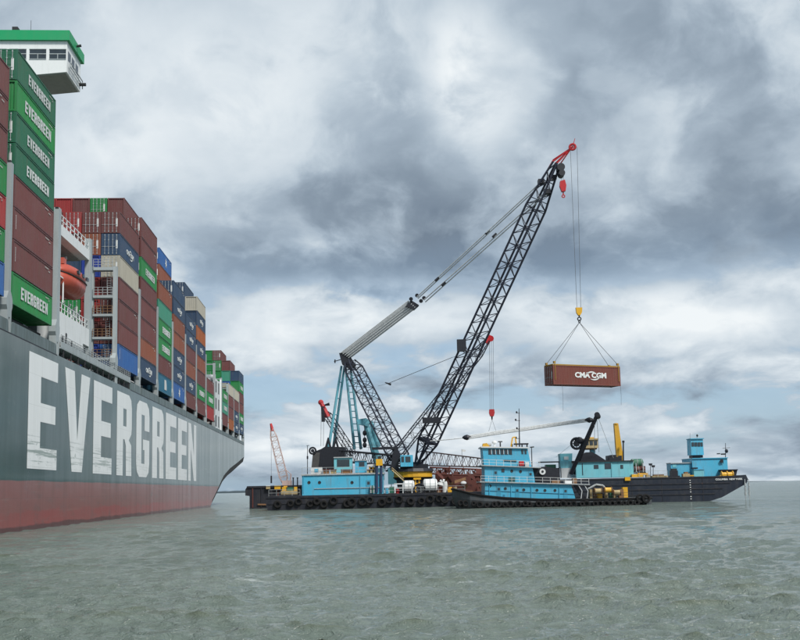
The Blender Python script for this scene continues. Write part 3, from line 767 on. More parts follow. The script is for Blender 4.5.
STACK = {'p': 'stack cut by the left photo edge', '0': 'tall stack below the bridge wing', '1': 'first stack right of the lifeboat', '2': 'second stack right of the lifeboat',
         '3': 'third stack right of the lifeboat', '4': 'fourth stack right of the lifeboat', '5': 'fifth stack right of the lifeboat', '6': 'sixth stack right of the lifeboat',
         '7': 'low stack before the white casing', '9': 'first stack past the white casing', '10': 'second stack past the white casing', '11': 'third stack past the white casing', '12': 'last stack at the stern'}
ROW = ['outer column', 'second column in', 'third column in', 'fourth column in', 'fifth column in', 'sixth column in']
ORD = ['topmost', 'second from top', 'third from top', 'fourth from top', 'fifth from top', 'sixth from top', 'seventh from top', 'eighth from top', 'ninth from top']
MK = {'EG': ' lettered', 'EGb': ' lettered', 'CMA': ' logo', 'square': ' emblem', 'star': ' starred', 'code': '', None: ''}
WORD = {'darkgreen': 'dark green', 'teal': 'pale teal green', 'blue': 'bright blue', 'cobalt': 'deep blue', 'rust': 'rust red', 'cream': 'cream', 'petrol': 'teal blue', 'maroon': 'maroon', 'navy': 'navy', 'orange': 'orange brown', 'red': 'red', 'green': 'green'}
# bottom to top; (colour, mark); tier index of the first entry
Mr, Rd, Ru, Gr, DG, Na, Bl, Cr = 'maroon', 'red', 'rust', 'green', 'darkgreen', 'navy', 'blue', 'cream'
PLAN = [
 ('p', 0, 0, [(Bl,), (Gr,), (Rd,), (Gr,), (Mr,), (Mr,), (Mr,)]),
 ('p', 1, 5, [(Mr,), (Mr,)]),
 ('0', 0, 0, [(Gr, 'EGb'), (Mr, 'code'), (Mr, 'code'), (Mr,), (DG, 'EG'), (DG, 'EG'), (Gr, 'EGb'), (DG, 'EG')]),
 ('0', 1, 5, [(DG,), (Gr,), (Gr,)]), ('0', 2, 7, [(Mr,)]), ('0', 3, 7, [(Gr,)]),
 ('1', 0, 0, [(Bl, 'code'), (Mr,), (Mr,), (Mr,), (Cr,), (Na, 'CMA'), (Mr,)]),
 ('1', 1, 0, [('cobalt',), (Mr,), (Rd,), (Rd,), ('cobalt',), (Ru,), (Mr,)]),
 ('1', 2, 0, [(Mr,), (Mr,), (Gr,), (Mr,), (Na,), (Mr,), (Rd,)]),
 ('1', 3, 0, [(Mr,), (Mr,), (Mr,), (Rd,), (Bl,), (Mr,), (Mr,)]),
 ('2', 0, 0, [(Na, 'CMA'), ('rust',), (Mr,), (Mr,), (Mr,), (Gr, 'EG'), (Mr,), (Mr,)]),
 ('2', 1, 7, [(Mr,), (Mr,)]), ('2', 2, 7, [(Mr,), (Gr,)]), ('2', 3, 7, [(Mr,), (Mr,)]), ('2', 4, 7, [(Mr,), (Rd,)]), ('2', 5, 7, [(Mr,), (Rd,)]),
 ('1', 4, 3, [(Mr,), (Mr,), (Ru,), (Rd,)]),
 ('3', 0, 0, [('petrol', 'square'), (Mr,), (Gr, 'EG'), (Gr, 'EG'), ('teal',), (Ru,)]),
 ('4', 0, 0, [(Bl, 'star'), (Na, 'CMA'), (Na, 'CMA'), (Ru,), (Ru,), (Na, 'CMA'), (Na,)]),
 ('4', 1, 7, [(Ru,), (Bl, 'star')]),
 ('5', 0, 0, [(Mr,), (Na, 'CMA'), (Ru,), (Mr,), (Na, 'CMA'), (Na, 'CMA')]),
 ('6', 0, 0, [(Mr,), (Gr, 'EG'), (Mr,), (Ru,), (Na, 'CMA'), ('orange',), (Na, 'CMA'), (Cr,)]),
 ('6', 1, 7, [(Na,), (Na,)]),
 ('7', 0, 0, [(Rd,), (Gr, 'EG'), (Mr,)]), ('7', 1, 0, [(Mr,), (Mr,), (Ru,)]),
 ('9', 0, 0, [(Mr,), ('teal', 'EG'), (Gr, 'EG')]), ('9', 1, 2, [(Gr,)]),
 ('10', 0, 0, [('orange',), (Mr,), (Mr,), ('cream',)]),
 ('11', 0, 0, [(Na, 'CMA'), (Na, 'CMA'), (Mr,), ('cream',)]),
 ('12', 0, 0, [(Na, 'CMA'), (Gr, 'EG'), (Mr,), (Mr,), (Gr, 'EG'), (Na,)]),
 ('12', 1, 3, [(Mr,), (Bl,), ('teal',), (Mr,)]),
 ('12', 2, 3, [(Mr,), ('cobalt',), (Gr,), (Gr,), (Mr,)]),
 ('12', 3, 4, [(Gr,), (Gr,), (Gr,), (Gr,)]),
]
BASE = {'p': 20.25, '0': 20.05, '1': 19.75, '2': 19.95, '3': 19.35, '4': 19.45, '5': 19.2, '6': 19.1, '7': 19.0, '9': 19.4, '10': 19.2, '11': 19.2, '12': 19.6}
TIER = 2.955
rng = random.Random(11)
for st, row, t0, cols in PLAN:
    n = len(cols)
    for i, e in enumerate(cols):
        col, mark = e[0], (e[1] if len(e) > 1 else None)
        k = n-1-i; pos = 'bottom' if (k == n-1 and t0 == 0 and n > 1) else ORD[k]
        lab = '%s%s container, %s, %s, %s' % (WORD[col], MK[mark], pos, ROW[row], STACK[st])
        z = BASE[st] + (t0+i)*TIER
        endshow = (st in '12' and row < 4) or st in ('0', '4', '5', '6', '12')
        container(col, SW(.16+row*2.52 + rng.uniform(-.02, .02), BAYS[st]+rng.uniform(-.04, .04), z), TH, lab, mark, endshow and rng.random() < .5, 'containers stacked on the ship')

# ------------------------------------------------------------------ the lifted container, its sling and hook
LY = 152.
cpos = W(553.6, 384.3, LY-3.2); lrot = radians(24)
lift_top = W(583, 322, LY)
q = container('maroon', (0, 0, 0), 0, 'maroon container with white lettering hanging in the air from crane slings', None, True)
# its long side faces the camera: local +x (outboard) must look towards -Y, so turn the length to the right
q.rotation_euler = (radians(0), 0, lrot-pi/2)
near = Matrix.Rotation(lrot-pi/2, 3, 'Z')
q.location = cpos + near @ Vector((CW*.0, 0, 0)); lift = q
for c_ in q.children:
    if c_.name.startswith(('body', 'door')): setmat(c_, paint('container_redbrown', (.185, .055, .042), .52, .25, .2))
t = face_text(text_mesh('CMA CGM', 1.1, .05, 1.12), q, (.0, CL*.55, 1.5), (0, 1, 0), (0, 0, 1)); [link('swoosh', w_, t) for w_ in ARCS]
LM = Matrix.Translation(q.location) @ Matrix.Rotation(lrot-pi/2, 4, 'Z')
q = thing('lifting_spreader', 'yellow spreader frame clamped on top of the hanging container', 'spreader', LM @ Vector((-CW/2, CL/2, CH)), lrot-pi/2)
ochre = paint('ochre_paint', (.36, .22, .05), .5, .4, .4)
def ll(m, n, mat, par=q, **k):
    m.v = [LM @ v for v in m.v]; return m.build(n, mat, par, **k)
for x in (-.12, -CW+.12):
    m = MB(); m.box((x-.11, .0, CH+.02), (x+.11, CL, CH+.20)); ll(m, 'side_beam', ochre)
for y in (.1, CL-.1):
    m = MB(); m.box((-.23, y-.12, CH+.02), (-CW+.23, y+.12, CH+.20)); ll(m, 'end_beam', ochre)
for y in (.35, CL-.35):
    for x in (-.12, -CW+.12):
        m = MB(); m.box((x-.14, y-.16, CH+.30), (x+.14, y+.16, CH+.62)); m.box((x-.05 + (.20 if x > -1 else -.12), y-.045, .7), (x+.0 + (.20 if x > -1 else -.12), y+.045, CH+.3)); ll(m, 'twistlock_arm', ochre)
apex = LM @ Vector((-CW/2, CL*.485, 0)); apex.z = lift_top.z
q = thing('lifting_sling', 'four wire slings spreading from the yellow hook to the hanging container', 'sling', apex)
for y in (.5, CL-.5):
    for x in (-.12, -CW+.12):
        m = MB(); m.tube(LM @ Vector((x, y, CH+.6)), apex, .035, .035, 5); m.build('sling_leg', thinrope, q)
m = MB(); m.ring(apex+Vector((0, 0, .15)), (1, .4, 0), .22, .07); m.build('master_link', dkgrey, q)
for y, dz, lb_ in ((1.5, 4.0, 'left'), (CL-.1, 3.0, 'right')):
    a = LM @ Vector((.02, y, .05)); m = MB(); m.path([a, a+Vector((.05, 0, -dz*.5)), a+Vector((-.02, 0, -dz))], .022, 4)
    tag(m.build('tag_line', thinrope), 'thin tag line hanging below the %s end of the lifted container' % lb_, 'rope')

# ------------------------------------------------------------------ the big derrick crane on its barge
CBY = 163.
def deckz(y, Y, px=400): return W(px, y, Y).z
bz = W(400, 493.5, CBY).z
xa, xb = W(266, 500, CBY).x, W(500, 500, CBY).x
barge = thing('crane_barge', 'black crane barge hung with tyres below the blue deckhouse and big crane', 'barge', ((xa+xb)/2, CBY, 0))
m = MB(); m.prism([(xa+1.2, CBY, -2), (xb, CBY, -2), (xb, CBY, bz), (xa, CBY, bz), (xa, CBY, .7)], (0, 24, 0)); hb = m.build('barge_hull', navyblk, barge)
m = MB(); m.box((xa, CBY-.12, bz-.35), (xb, CBY+.02, bz-.05)); m.box((xa+.3, CBY-.10, bz-1.3), (xb, CBY+.02, bz-1.15)); m.build('rub_rail', navyblk, hb)
m = MB(); m.box((xa+.1, CBY+.2, bz+.003), (xb-.1, CBY+23.8, bz+.02)); m.build('deck_plating', flat('barge_deck', (.05, .045, .042), .8), barge)
rng = random.Random(21); ty = None
for k in range(24):
    x = xa+2.2+k*1.5+rng.uniform(-.45, .45)
    if x > xb-1: break
    m = MB(); m.ring((x, CBY-.28, bz-.9-rng.random()*.6), (rng.uniform(-.3, .3), -1, rng.uniform(-.1, .3)), rng.uniform(.40, .58), rng.uniform(.17, .25), 12, 6); m.build('tyre_fender', rubber, barge)
# blue deckhouse on the barge
hx0, hx1 = W(302, 480, CBY+.8).x, W(383, 480, CBY+.8).x; hz1 = W(340, 474.8, CBY+.8).z
m = MB(); m.box((hx0, CBY+.8, bz), (hx1, CBY+8, hz1)); dh = m.build('deckhouse', blue, barge)
m = MB(); m.box((hx0-.15, CBY+.6, hz1), (hx1+.2, CBY+8.2, hz1+.22)); m.build('roof_edge', steel, dh)
m = MB(); m.box((hx0+2.0, CBY+.68, bz+1.02), (hx1-.2, CBY+.76, bz+1.12)); m.build('hand_line', steel, dh)
for px in (309, 319.5, 352):
    m = MB(); c = W(px, 482.5, CBY+.79); m.ring(c, (0, 1, 0), .22, .05, 10, 5); m.tube(c, c+Vector((0, -.01, 0)), .2, .2, 10); m.build('porthole', dkgrey, dh)
m = MB(); rail(m, [(hx0, CBY+.9, hz1+.2), (hx1, CBY+.9, hz1+.2)], 1.05, .035, 1.3, 2); m.build('roof_railing', steel, dh, kind='stuff')
m = MB(); rail(m, [(hx1+.4, CBY+.3, bz), (W(465, 490, CBY).x, CBY+.3, bz)], 1.05, .03, 1.4, 2); m.build('deck_railing', steel, barge, kind='stuff')
m = MB(); rail(m, [(xa+.4, CBY+.4, bz), (hx0-.3, CBY+.4, bz)], 1.05, .03, 1.2, 2); m.build('deck_railing', steel, barge, kind='stuff')

def pxbox(x0, y0, x1, y1, Y, dep, taper=0.):
    """a block whose near face fills these photo pixels at distance Y"""
    a, b, c, d = W(x0, y1, Y), W(x1, y1, Y), W(x1, y0, Y), W(x0, y0, Y)
    m = MB(); zb, zt = (a.z+b.z)/2, (c.z+d.z)/2; xl, xr = (a.x+d.x)/2, (b.x+c.x)/2; t = taper*(xr-xl)
    m.prism([(xl, Y, zb), (xr, Y, zb), (xr-t, Y, zt), (xl+t, Y, zt)], (0, dep, 0)); return m
def simple(name, label, cat, mats, boxes, loc=None, group=None, parts=None):
    """a thing put together from pixel-measured blocks: boxes = [(part, x0, y0, x1, y1, Y, depth, material, taper)]"""
    b0 = boxes[0]; p = loc or W((b0[1]+b0[3])/2, b0[4], b0[5]); o = thing(name, label, cat, p, 0, group)
    for b in boxes: pxbox(*b[1:7], taper=b[8] if len(b) > 8 else 0).build(b[0], b[7], o)
    return o
for px in (366,):
    d_ = pxbox(px, 480, px+5, 493, CBY+.76, .05).build('door', paint('door_blue', (.075, .32, .47), .45, .35, .4), dh); pxbox(px+1.2, 481.6, px+3.8, 484.5, CBY+.74, .03).build('door_window', glassm, d_)
for px in (303.5, 360):
    m = MB(); m.tube(W(px, 475.2, CBY+.7), W(px, 493, CBY+.7), .05, .05, 5); m.build('drain_pipe', blue, dh)
# --- crane
KY = 172.
foot = W(418, 463, KY-1); head = W(556.5, 163, 154.)
mastf = W(402, 463, KY+1); masth = W(350, 361, 181.)
zt = W(413, 470.8, KY).z; zb_ = W(413, 476.6, KY).z; cxp = W(413, 474, KY).x
crane = thing('derrick_crane', 'tall dark lattice boom crane with yellow ring holding up the maroon container', 'crane', (cxp, KY, bz))
m = MB(); m.tube((cxp, KY, bz), (cxp, KY, zb_-.55), 2.6, 2.9, 20); m.build('pedestal', black, crane)
m = MB(); m.tube((cxp, KY, zb_-.1), (cxp, KY, zt-.15), 3.3, 3.3, 24); m.build('slewing_ring', yellow, crane)
m = MB(); m.tube((cxp, KY, zb_-.55), (cxp, KY, zb_-.1), 3.0, 3.5, 24); m.build('roller_path', black, crane)
m = MB(); m.tube((cxp, KY, zt-.15), (cxp, KY, zt+.35), 3.6, 3.4, 24); m.box((cxp-2.2, KY-1.4, zt+.35), (cxp+2.6, KY+2, zt+1.1)); m.build('turntable', black, crane)
# boom
bl = (head-foot).length
br, bpt = lattice_part(crane, 'boom', boomm, foot, head, [(0, .9, .5), (.075, 2.5, 2.3), (.86, 2.5, 2.3), (1., .9, .8)], 34, (0, 0, 1), .18, .078)
m = MB()
for tt in (.075,):
    P = [bpt(tt, i) for i in range(4)]; m.prism([P[0], P[1], P[2], P[3]], (head-foot).normalized()*.35)
    m.prism([foot+Vector((-1.0, 0, .2)), foot+Vector((1., 0, .2)), foot+Vector((.7, 0, -.9)), foot+Vector((-.7, 0, -.9))], (0, .5, 0))
m.build('boom_gusset', boomm, crane)
e1 = W(432, 420, 167); m = MB(); m.box(e1-Vector((1.6, .5, .5)), e1+Vector((1.4, .5, .4))); m.build('boom_joint', black, crane)
e2 = W(461.5, 345.5, 163.5); m = MB(); m.box(e2-Vector((.75, .3, 1.0)), e2+Vector((.75, .3, 1.0))); m.build('boom_box', black, crane)
for px, py in ((541, 182), (547, 192), (553, 178)):
    c = W(px, py, 155.4); m = MB(); m.box(c-Vector((.5, .6, .35)), c+Vector((.5, .6, .35))); m.build('boom_fitting', black, crane)
c = W(560.5, 168, 153.8); m = MB()
for dy in (-.5, 0, .5): m.tube(c+Vector((0, dy-.16, 0)), c+Vector((0, dy+.16, 0)), .62, .62, 16)
m.tube(c+Vector((.1, -.8, -1.0)), c+Vector((.1, .8, -1.0)), .5, .5, 10); m.build('head_sheave', black, crane)
jt = W(572.5, 147, 153.0); m = MB()
for i in range(4):
    m.tube(bpt(1., i), jt+Vector((0, (-.25, .25, .25, -.25)[i], 0)), .11, .08, 6)
a = W(553, 160, 155); m.tube(a, jt, .10, .10, 5); m.tube(a, bpt(.93, 2), .1, .1, 5); m.build('jib_strut', redp, crane, kind='stuff')
m = MB(); m.ring(jt, (0.25, 1, 0), .46, .18, 16, 6)
for q in range(4): m.tube(jt-Vector((cos(q*pi/4), 0, sin(q*pi/4)))*.5, jt+Vector((cos(q*pi/4), 0, sin(q*pi/4)))*.5, .06, .06, 4)
m.tube(jt+Vector((.2, 0, .6)), jt+Vector((.45, 0, 1.4)), .07, .04, 5); m.build('jib_sheave', redp, crane)
# hoist wires, hook blocks
hk = apex+Vector((0, 0, 1.6))
m = MB(); m.tube(jt+Vector((-.35, 0, -.2)), hk+Vector((-.3, 0, .5)), .035, .035, 4); m.build('hoist_line', thinrope, crane)
m = MB(); m.tube(jt+Vector((.72, 0, 0)), hk+Vector((.3, 0, .5)), .035, .035, 4); m.build('hoist_line', thinrope, crane)
m = MB(); m.prism([hk+Vector(v) for v in ((-.5, -.25, .7), (.5, -.25, .7), (.42, -.25, -.1), (.15, -.25, -.5), (-.15, -.25, -.5), (-.42, -.25, -.1))], (0, .5, 0)); hbk = m.build('hook_block', yellow, crane)
m = MB(); m.tube(hk+Vector((0, 0, -.5)), apex+Vector((0, 0, .9)), .13, .1, 6); m.ring(apex+Vector((0, 0, .55)), (.2, 1, 0), .26, .09, 12, 6); m.build('hook', dkgrey, hbk)
rb = W(563, 187, 153.6); m = MB()
m.prism([rb+Vector(v) for v in ((-.45, -.3, .9), (.3, -.3, 1.1), (.5, -.3, .2), (.35, -.3, -.7), (-.25, -.3, -.8), (-.55, -.3, .1))], (0, .6, 0)); rbk = m.build('hook_block', redp, crane)
m = MB(); m.tube(rb+Vector((0, 0, -.8)), rb+Vector((0, 0, -1.25)), .1, .1, 6); m.ring(rb+Vector((0, 0, -1.5)), (0, 1, 0), .22, .09, 10, 6); m.build('hook', redp, rbk)
m = MB()
for dx in (-.15, .15): m.tube(rb+Vector((dx, 0, .9)), Vector((rb.x+dx, c.y, c.z-.8)), .03, .03, 4)
m.build('whip_line', thinrope, crane, kind='stuff')
# mast, its head and the blue back legs
lattice_part(crane, 'mast', boomm, mastf, masth, [(0, 1.2, .6), (.06, 3.6, 1.7), (.93, 3.2, 1.6), (1., 1.6, 1.0)], 17, (0, 0, 1), .14, .065)
m = MB(); m.prism([W(x, y, 181.) for x, y in ((339, 353), (345, 352.5), (350, 356), (356, 365), (350, 369), (342, 364))], (0, 1.4, 0)); m.build('mast_head', black, crane)
m = MB(); m.tube(W(334, 361.5, 181.5), W(346, 358, 181.5), .08, .08, 5); m.tube(W(335, 359.5, 181.5), W(335, 363, 181.5), .12); m.build('mast_step', black, crane)
for (ax, ay, bx, by, Yb) in ((341.5, 366, 328.8, 447, 180.), (344.5, 366, 333.5, 447, 184.), (345.5, 367, 354.5, 449, 180.), (350.5, 367, 361, 449, 180.)):
    m = MB(); m.tube(W(ax, ay, 182.), W(bx, by, Yb), .20, .27, 8); m.build('back_leg', craneb, crane)
m = MB()
for k in range(1, 13):
    f = k/13; m.tube(W(345.5+9*f, 367+82*f, 182-2*f), W(350.5+10.5*f, 367+82*f, 182-2*f), .1, .1, 5)
for k in range(1, 5):
    f = k/5; m.tube(W(341.5-12.7*f, 366+81*f, 182-2*f), W(344.5-11*f, 366+81*f, 182+2*f), .1, .1, 5)
m.build('leg_rung', craneb, crane, kind='stuff')
# pendants
pb = W(413, 304, 175.)
for k in range(10):
    a = W(341+k*.95, 352.8+k*.62, 180.9+.4*(k % 2)); b = W(408.5+k*.84, 300.8+k*.76, 175.+.4*(k % 2))
    m = MB(); m.tube(a, b, .10, .10, 5); m.build('pendant_wire', ropem, crane)
m = MB(); m.prism([W(x, y, 175.) for x, y in ((405.5, 306), (411, 300), (419, 305), (414, 309.5))], (0, 1.2, 0))
for px, py in ((411, 299), (417, 295.5), (421, 301), (424, 298)): m.tube(W(px, py, 174.6), W(px, py, 175.6), .36, .36, 10)
m.build('equaliser_block', black, crane)
for (a, b, k2) in (((417, 297), (540, 183), 0), ((418, 298.5), (541.5, 184.5), 0), ((424, 300), (548, 190), 1), ((425.5, 302), (549, 192), 1)):
    m = MB(); m.tube(W(*a, 174.5), W(*b, 155.6), .115, .105, 5); m.build('pendant_wire', ropem, crane)
for px, py, Y in ((437, 279.2, 171), (443.5, 284, 171), (487.5, 232.5, 163.5), (494.5, 235.5, 163.3)):
    c2 = W(px, py, Y); m = MB(); d = Vector((.74, 0, .67)); m.tube(c2-d*.45, c2+d*.45, .22, .22, 8); m.build('pendant_link', black, crane)
# rear bed and machinery
m = MB(); m.prism([W(x, y, 176.) for x, y in ((311.5, 469), (313, 452), (321, 449), (325, 446.5), (345, 447), (345, 469))], (0, 5, 0)); mh = m.build('machinery_house', black, crane)
m = MB(); m.prism([W(x, y, 175.9) for x, y in ((311.5, 467.5), (313, 452.5), (320, 452.5), (318.5, 467.5))], (0, -.1, 0)); m.build('ventilation_screen', flat('grey_screen', (.07, .07, .07), .7), mh)
m = MB(); m.ring(W(312.6, 450.7, 175.7), (0, 1, 0), .55, .16, 14, 6); m.tube(W(312.6, 450.7, 175.4), W(312.6, 450.7, 176.4), .32, .32, 10); m.build('winch_drum', black, mh)
for x0 in (328, 335.5):
    m = MB(); m.prism([W(x, y, 176.2) for x, y in ((x0-3.3, 447.5), (x0-.4, 437.5), (x0+.6, 437.5), (x0+3.3, 447.5), (x0+1.4, 447.5), (x0, 442.5), (x0-1.4, 447.5))], (0, 1., 0)); m.build('gantry_foot', black, crane)
lattice_part(crane, 'rear_bed', black, W(340, 456, 174.), W(406, 461.5, 172.5), [(0, 2.2, 1.9), (1, 2.2, 1.7)], 16, (0, 0, 1), .16, .07)
cabm = pxbox(400.5, 455, 413, 466.5, KY-3.6, 2.2); cb = cabm.build('cab', blue, crane)
pxbox(405.5, 456.5, 410.5, 462, KY-3.65, .06).build('cab_window', glassm, cb); pxbox(401.3, 456.5, 404, 462, KY-3.65, .06).build('cab_window', glassm, cb)
m = MB(); m.prism([W(x, y, KY-2.) for x, y in ((390, 470), (393, 452), (396, 447), (400, 455), (398, 466), (401, 471))], (0, 1.2, 0)); m.build('boom_stop', black, crane)
pxbox(372, 447, 398, 449.5, 171.5, .3).build('walkway', black, crane)
m = MB(); rail(m, [W(345, 449.2, 172), W(400, 451.5, 172)], .9, .035, 1.2, 2); m.build('walkway_railing', dkgrey, crane, kind='stuff')

# --- machinery and cabins on the deckhouse roof
simple('control_cabin', 'pale blue cabin with a dark window on the deckhouse roof below the black machinery', 'cabin', 0,
       [('cabin_wall', 334, 457.5, 352, 472.2, 166., 2.4, paleb), ('cabin_window', 337, 459.5, 349.5, 466.5, 165.95, .06, glassm), ('cabin_roof', 333.5, 456.8, 352.5, 457.8, 165.8, 2.8, steel)])
simple('machinery_cabin', 'blue cabin with small window on the deckhouse roof right of the pale cabin', 'cabin', 0,
       [('cabin_wall', 355, 460.5, 366.5, 472.5, 166.5, 2.4, blue), ('cabin_window', 359, 462, 364.5, 466.5, 166.45, .06, glassm), ('cabin_roof', 354.6, 459.9, 367, 460.7, 166.3, 2.7, steel)])
simple('cable_cabinet', 'small white cabinet with a round mark at the left end of the deckhouse roof', 'cabinet', 0,
       [('cabinet_body', 311, 467.3, 322, 473.8, 164.4, 1.2, white), ('round_mark', 314.5, 468.8, 318.5, 472.2, 164.35, .06, blue)])
for i, (x0, x1, mt, lab) in enumerate(((323, 329, brown, 'brown crate on the deckhouse roof beside the small white cabinet'), (330.5, 336, tan, 'tan crate on the deckhouse roof in front of pale cabin'),
                                       (341, 352, brown, 'long brown crate on the deckhouse roof right of the tan crate'), (367, 374, tan, 'tan crate on the deckhouse roof next to blue cabin'))):
    b = simple('deck_crate', lab, 'crate', 0, [('crate_body', x0, 469.8, x1, 473.8, 164.0, .9, mt), ('crate_lid', x0-.3, 469.2, x1+.3, 470, 163.9, 1.1, rusty)], group='crates on the deckhouse roof')
p = W(307.5, 474, 164.2); o = thing('aerial_mast', 'thin dark aerial mast at the left corner of the deckhouse', 'mast', p)
m = MB(); m.tube(p, W(307.5, 446, 164.2), .07, .05, 6); m.build('pole', black, o)
m = MB(); m.tube(W(306.6, 445.6, 164.2), W(309.2, 445.4, 164.2), .05, .05, 5); m.tube(W(307.5, 456, 164.2), W(307.5, 459, 164.2), .14); m.build('crossbar', black, o)
# dark posts (spud) with a yellow head, tan booth
o = thing('spud_post', 'tall dark blue double post with yellow head beside the deckhouse', 'post', W(379, 492.5, 163.4))
for px in (376.8, 381.2):
    m = MB(); m.tube(W(px, 492.5, 163.6), W(px, 464, 163.6), .22, .22, 10); m.build('post', paint('spud_navy', (.03, .05, .11), .45, .3, .2), o)
pxbox(376, 459, 382.5, 465.5, 163.2, .9).build('yellow_head', yellow, o); pxbox(378, 456, 381, 459, 163.4, .5).build('head_lamp', dkgrey, o)
pxbox(374.8, 464, 377, 492.5, 164.0, .8).build('guide_column', steel, o)
o = simple('deck_booth', 'small open booth with tan posts and pale roof left of the spud post', 'booth', 0,
       [('booth_roof', 368, 464.2, 378, 466, 163.9, 1.8, white), ('post', 369, 466, 370.2, 474, 164.0, .2, yellow), ('post', 372.5, 466, 373.6, 474, 164.0, .2, yellow), ('post', 376, 466, 377, 474, 164.0, .2, yellow), ('back_panel', 369.5, 467, 377, 474, 165.2, .1, brown)])
# white tanks and machinery on deck
def tank(x0, x1, y0, y1, Y, mat, label, name='storage_tank', ribs=3):
    a, b = W(x0, (y0+y1)/2, Y), W(x1, (y0+y1)/2, Y); r = abs(W(x0, y0, Y).z-W(x0, y1, Y).z)/2
    o = thing(name, label, 'tank', W((x0+x1)/2, y1, Y))
    a2 = Vector((b.x, a.y, a.z)); m = MB()
    n = 16; rings = []
    for k, (f, rr) in enumerate(((0, .55), (.04, .85), (.10, 1.), (.90, 1.), (.96, .85), (1, .55))):
        p = a+(a2-a)*f; rings.append([p+Vector((0, cos(2*pi*i/n), sin(2*pi*i/n)))*r*rr for i in range(n)])
    m.loft(rings); m.build('tank_shell', mat, o, smooth=False)
    for k in range(ribs):
        p = a+(a2-a)*(.15+.7*k/max(1, ribs-1)); m = MB(); m.ring(p, (1, 0, 0), r*1.02, .05, 16, 4); m.build('band', steel, o)
    for f in (.2, .8):
        p = a+(a2-a)*f; m = MB(); m.box((p.x-.15, p.y-r*.6, p.z-r*1.05), (p.x+.15, p.y+r*.6, p.z-r*.6)); m.build('saddle', dkgrey, o)
    return o
tank(403, 414.5, 480.5, 492.5, 166., white, 'white tank with steel bands on the barge deck left of the dark reel')
tank(423, 437.5, 479, 492.5, 165.5, white, 'large white tank on the barge deck right of the dark reel')
o = thing('ventilator', 'white cowl ventilator between the large tank and the yellow machine', 'ventilator', W(443, 493, 165)); m = MB()
m.tube(W(445, 493, 165), W(445, 483.5, 165), .42, .42, 12); m.path([W(445, 484, 165), W(444.3, 481.8, 165), W(442.5, 481.4, 165), W(441, 482.4, 165)], .42, 10); m.tube(W(441, 482.4, 165), W(440.4, 485, 165), .42, .55, 12); m.build('cowl', white, o)
c = W(419.5, 489.3, 164.2); o = thing('cable_reel', 'dark round cable reel on the barge deck between the white tanks', 'reel', W(419.5, 493, 164.2))
m = MB(); m.tube(c+Vector((0, -.5, 0)), c+Vector((0, .5, 0)), .62, .62, 16); m.build('drum', thinrope, o)
for dy in (-.55, .55):
    m = MB(); m.ring(c+Vector((0, dy, 0)), (0, 1, 0), .88, .12, 18, 6)
    for q in range(3): v = Vector((cos(q*pi/3), 0, sin(q*pi/3)))*.85; m.tube(c+Vector((0, dy, 0))-v, c+Vector((0, dy, 0))+v, .07, .07, 5)
    m.build('flange', black, o)
simple('pipe_rack', 'white pipe rack standing in front of the left white tank', 'rack', 0,
       [('post', 394.5, 484, 395.5, 493, 163.8, .2, white), ('post', 402.5, 484, 403.5, 493, 163.8, .2, white), ('post', 411.5, 484, 412.5, 493, 163.8, .2, white), ('top_bar', 394, 483.2, 413, 484.3, 163.8, .2, white), ('mid_bar', 394, 487.6, 413, 488.4, 163.85, .15, white)])
simple('generator', 'green generator box at the foot of the white pipe rack', 'generator', 0,
       [('housing', 389.5, 486.5, 394.2, 493, 164, 1.2, greenp), ('exhaust', 391, 484.3, 391.8, 486.5, 164.4, .15, dkgrey)])
simple('yellow_winch', 'yellow winch beside the white cowl ventilator on the barge deck', 'winch', 0,
       [('winch_frame', 447.5, 488.5, 453, 493, 164.5, 1.2, yellow), ('drum', 448.5, 486.8, 452, 488.6, 164.7, .8, yellow), ('motor', 446.8, 490.5, 448, 493, 164.4, .6, dkgrey)])
simple('yellow_stand', 'yellow stand under the crane ring between the two white tanks', 'stand', 0,
       [('stand_leg', 414.8, 478.5, 416.3, 492.5, 166.8, .3, yellow), ('stand_leg', 418.5, 478.5, 420, 484, 166.8, .3, yellow), ('stand_top', 413.5, 477.8, 421, 479.5, 166.5, 1., yellow), ('stand_brace', 414.8, 483, 420, 484.2, 166.85, .2, yellow)])
o = thing('gangway', 'pale sloping gangway stair from the barge deck to the crane ring', 'stairs', W(386, 492, 165))
m = MB(); m.tube(W(392, 470, 166), W(404, 481, 165), .12, .12, 5); m.tube(W(392, 467.5, 166), W(404, 478.5, 165), .05, .05, 5)
for k in range(9): m.tube(W(392+k*1.33, 470+k*1.22, 165.9), W(392+k*1.33, 467.5+k*1.22, 165.9), .04, .04, 4)
m.build('stringer', tan, o, kind='stuff')
def barrel(px, Y, mat, label):
    p = W(px, 492.8, Y); p.z = bz; o = thing('oil_drum', label, 'drum', p, 0, 'drums on the crane barge')
    m = MB(); m.tube(p, p+Vector((0, 0, .88)), .3, .3, 12); m.build('drum_body', mat, o)
    for z in (.3, .6): m = MB(); m.ring(p+Vector((0, 0, z)), (0, 0, 1), .3, .025, 12, 4); m.build('hoop', mat, o)
barrel(397.5, 164.6, redp, 'red oil drum on deck under the white pipe rack'); barrel(386.8, 164.2, blue, 'blue oil drum on deck left of the green generator'); barrel(455.3, 164.4, tan, 'tan oil drum on deck right of the yellow winch')
o = thing('hose_coil', 'dark coiled hose lying on deck in front of the right white tank', 'hose', Vector((W(430, 492, 163.9).x, 163.9, bz)))
for k in range(3): m = MB(); m.ring(Vector((W(430, 492, 163.9).x, 163.9, bz+.08+k*.13)), (0, 0, 1), .62-.05*k, .07, 16, 5); m.build('hose_turn', rubber, o)
simple('tool_chest', 'rusty brown tool chest on deck between the tanks and the ventilator', 'chest', 0,
       [('chest_body', 437.6, 490, 440.6, 493.4, 164.3, .7, brown), ('chest_lid', 437.4, 489.4, 440.8, 490.1, 164.25, .8, rusty)])
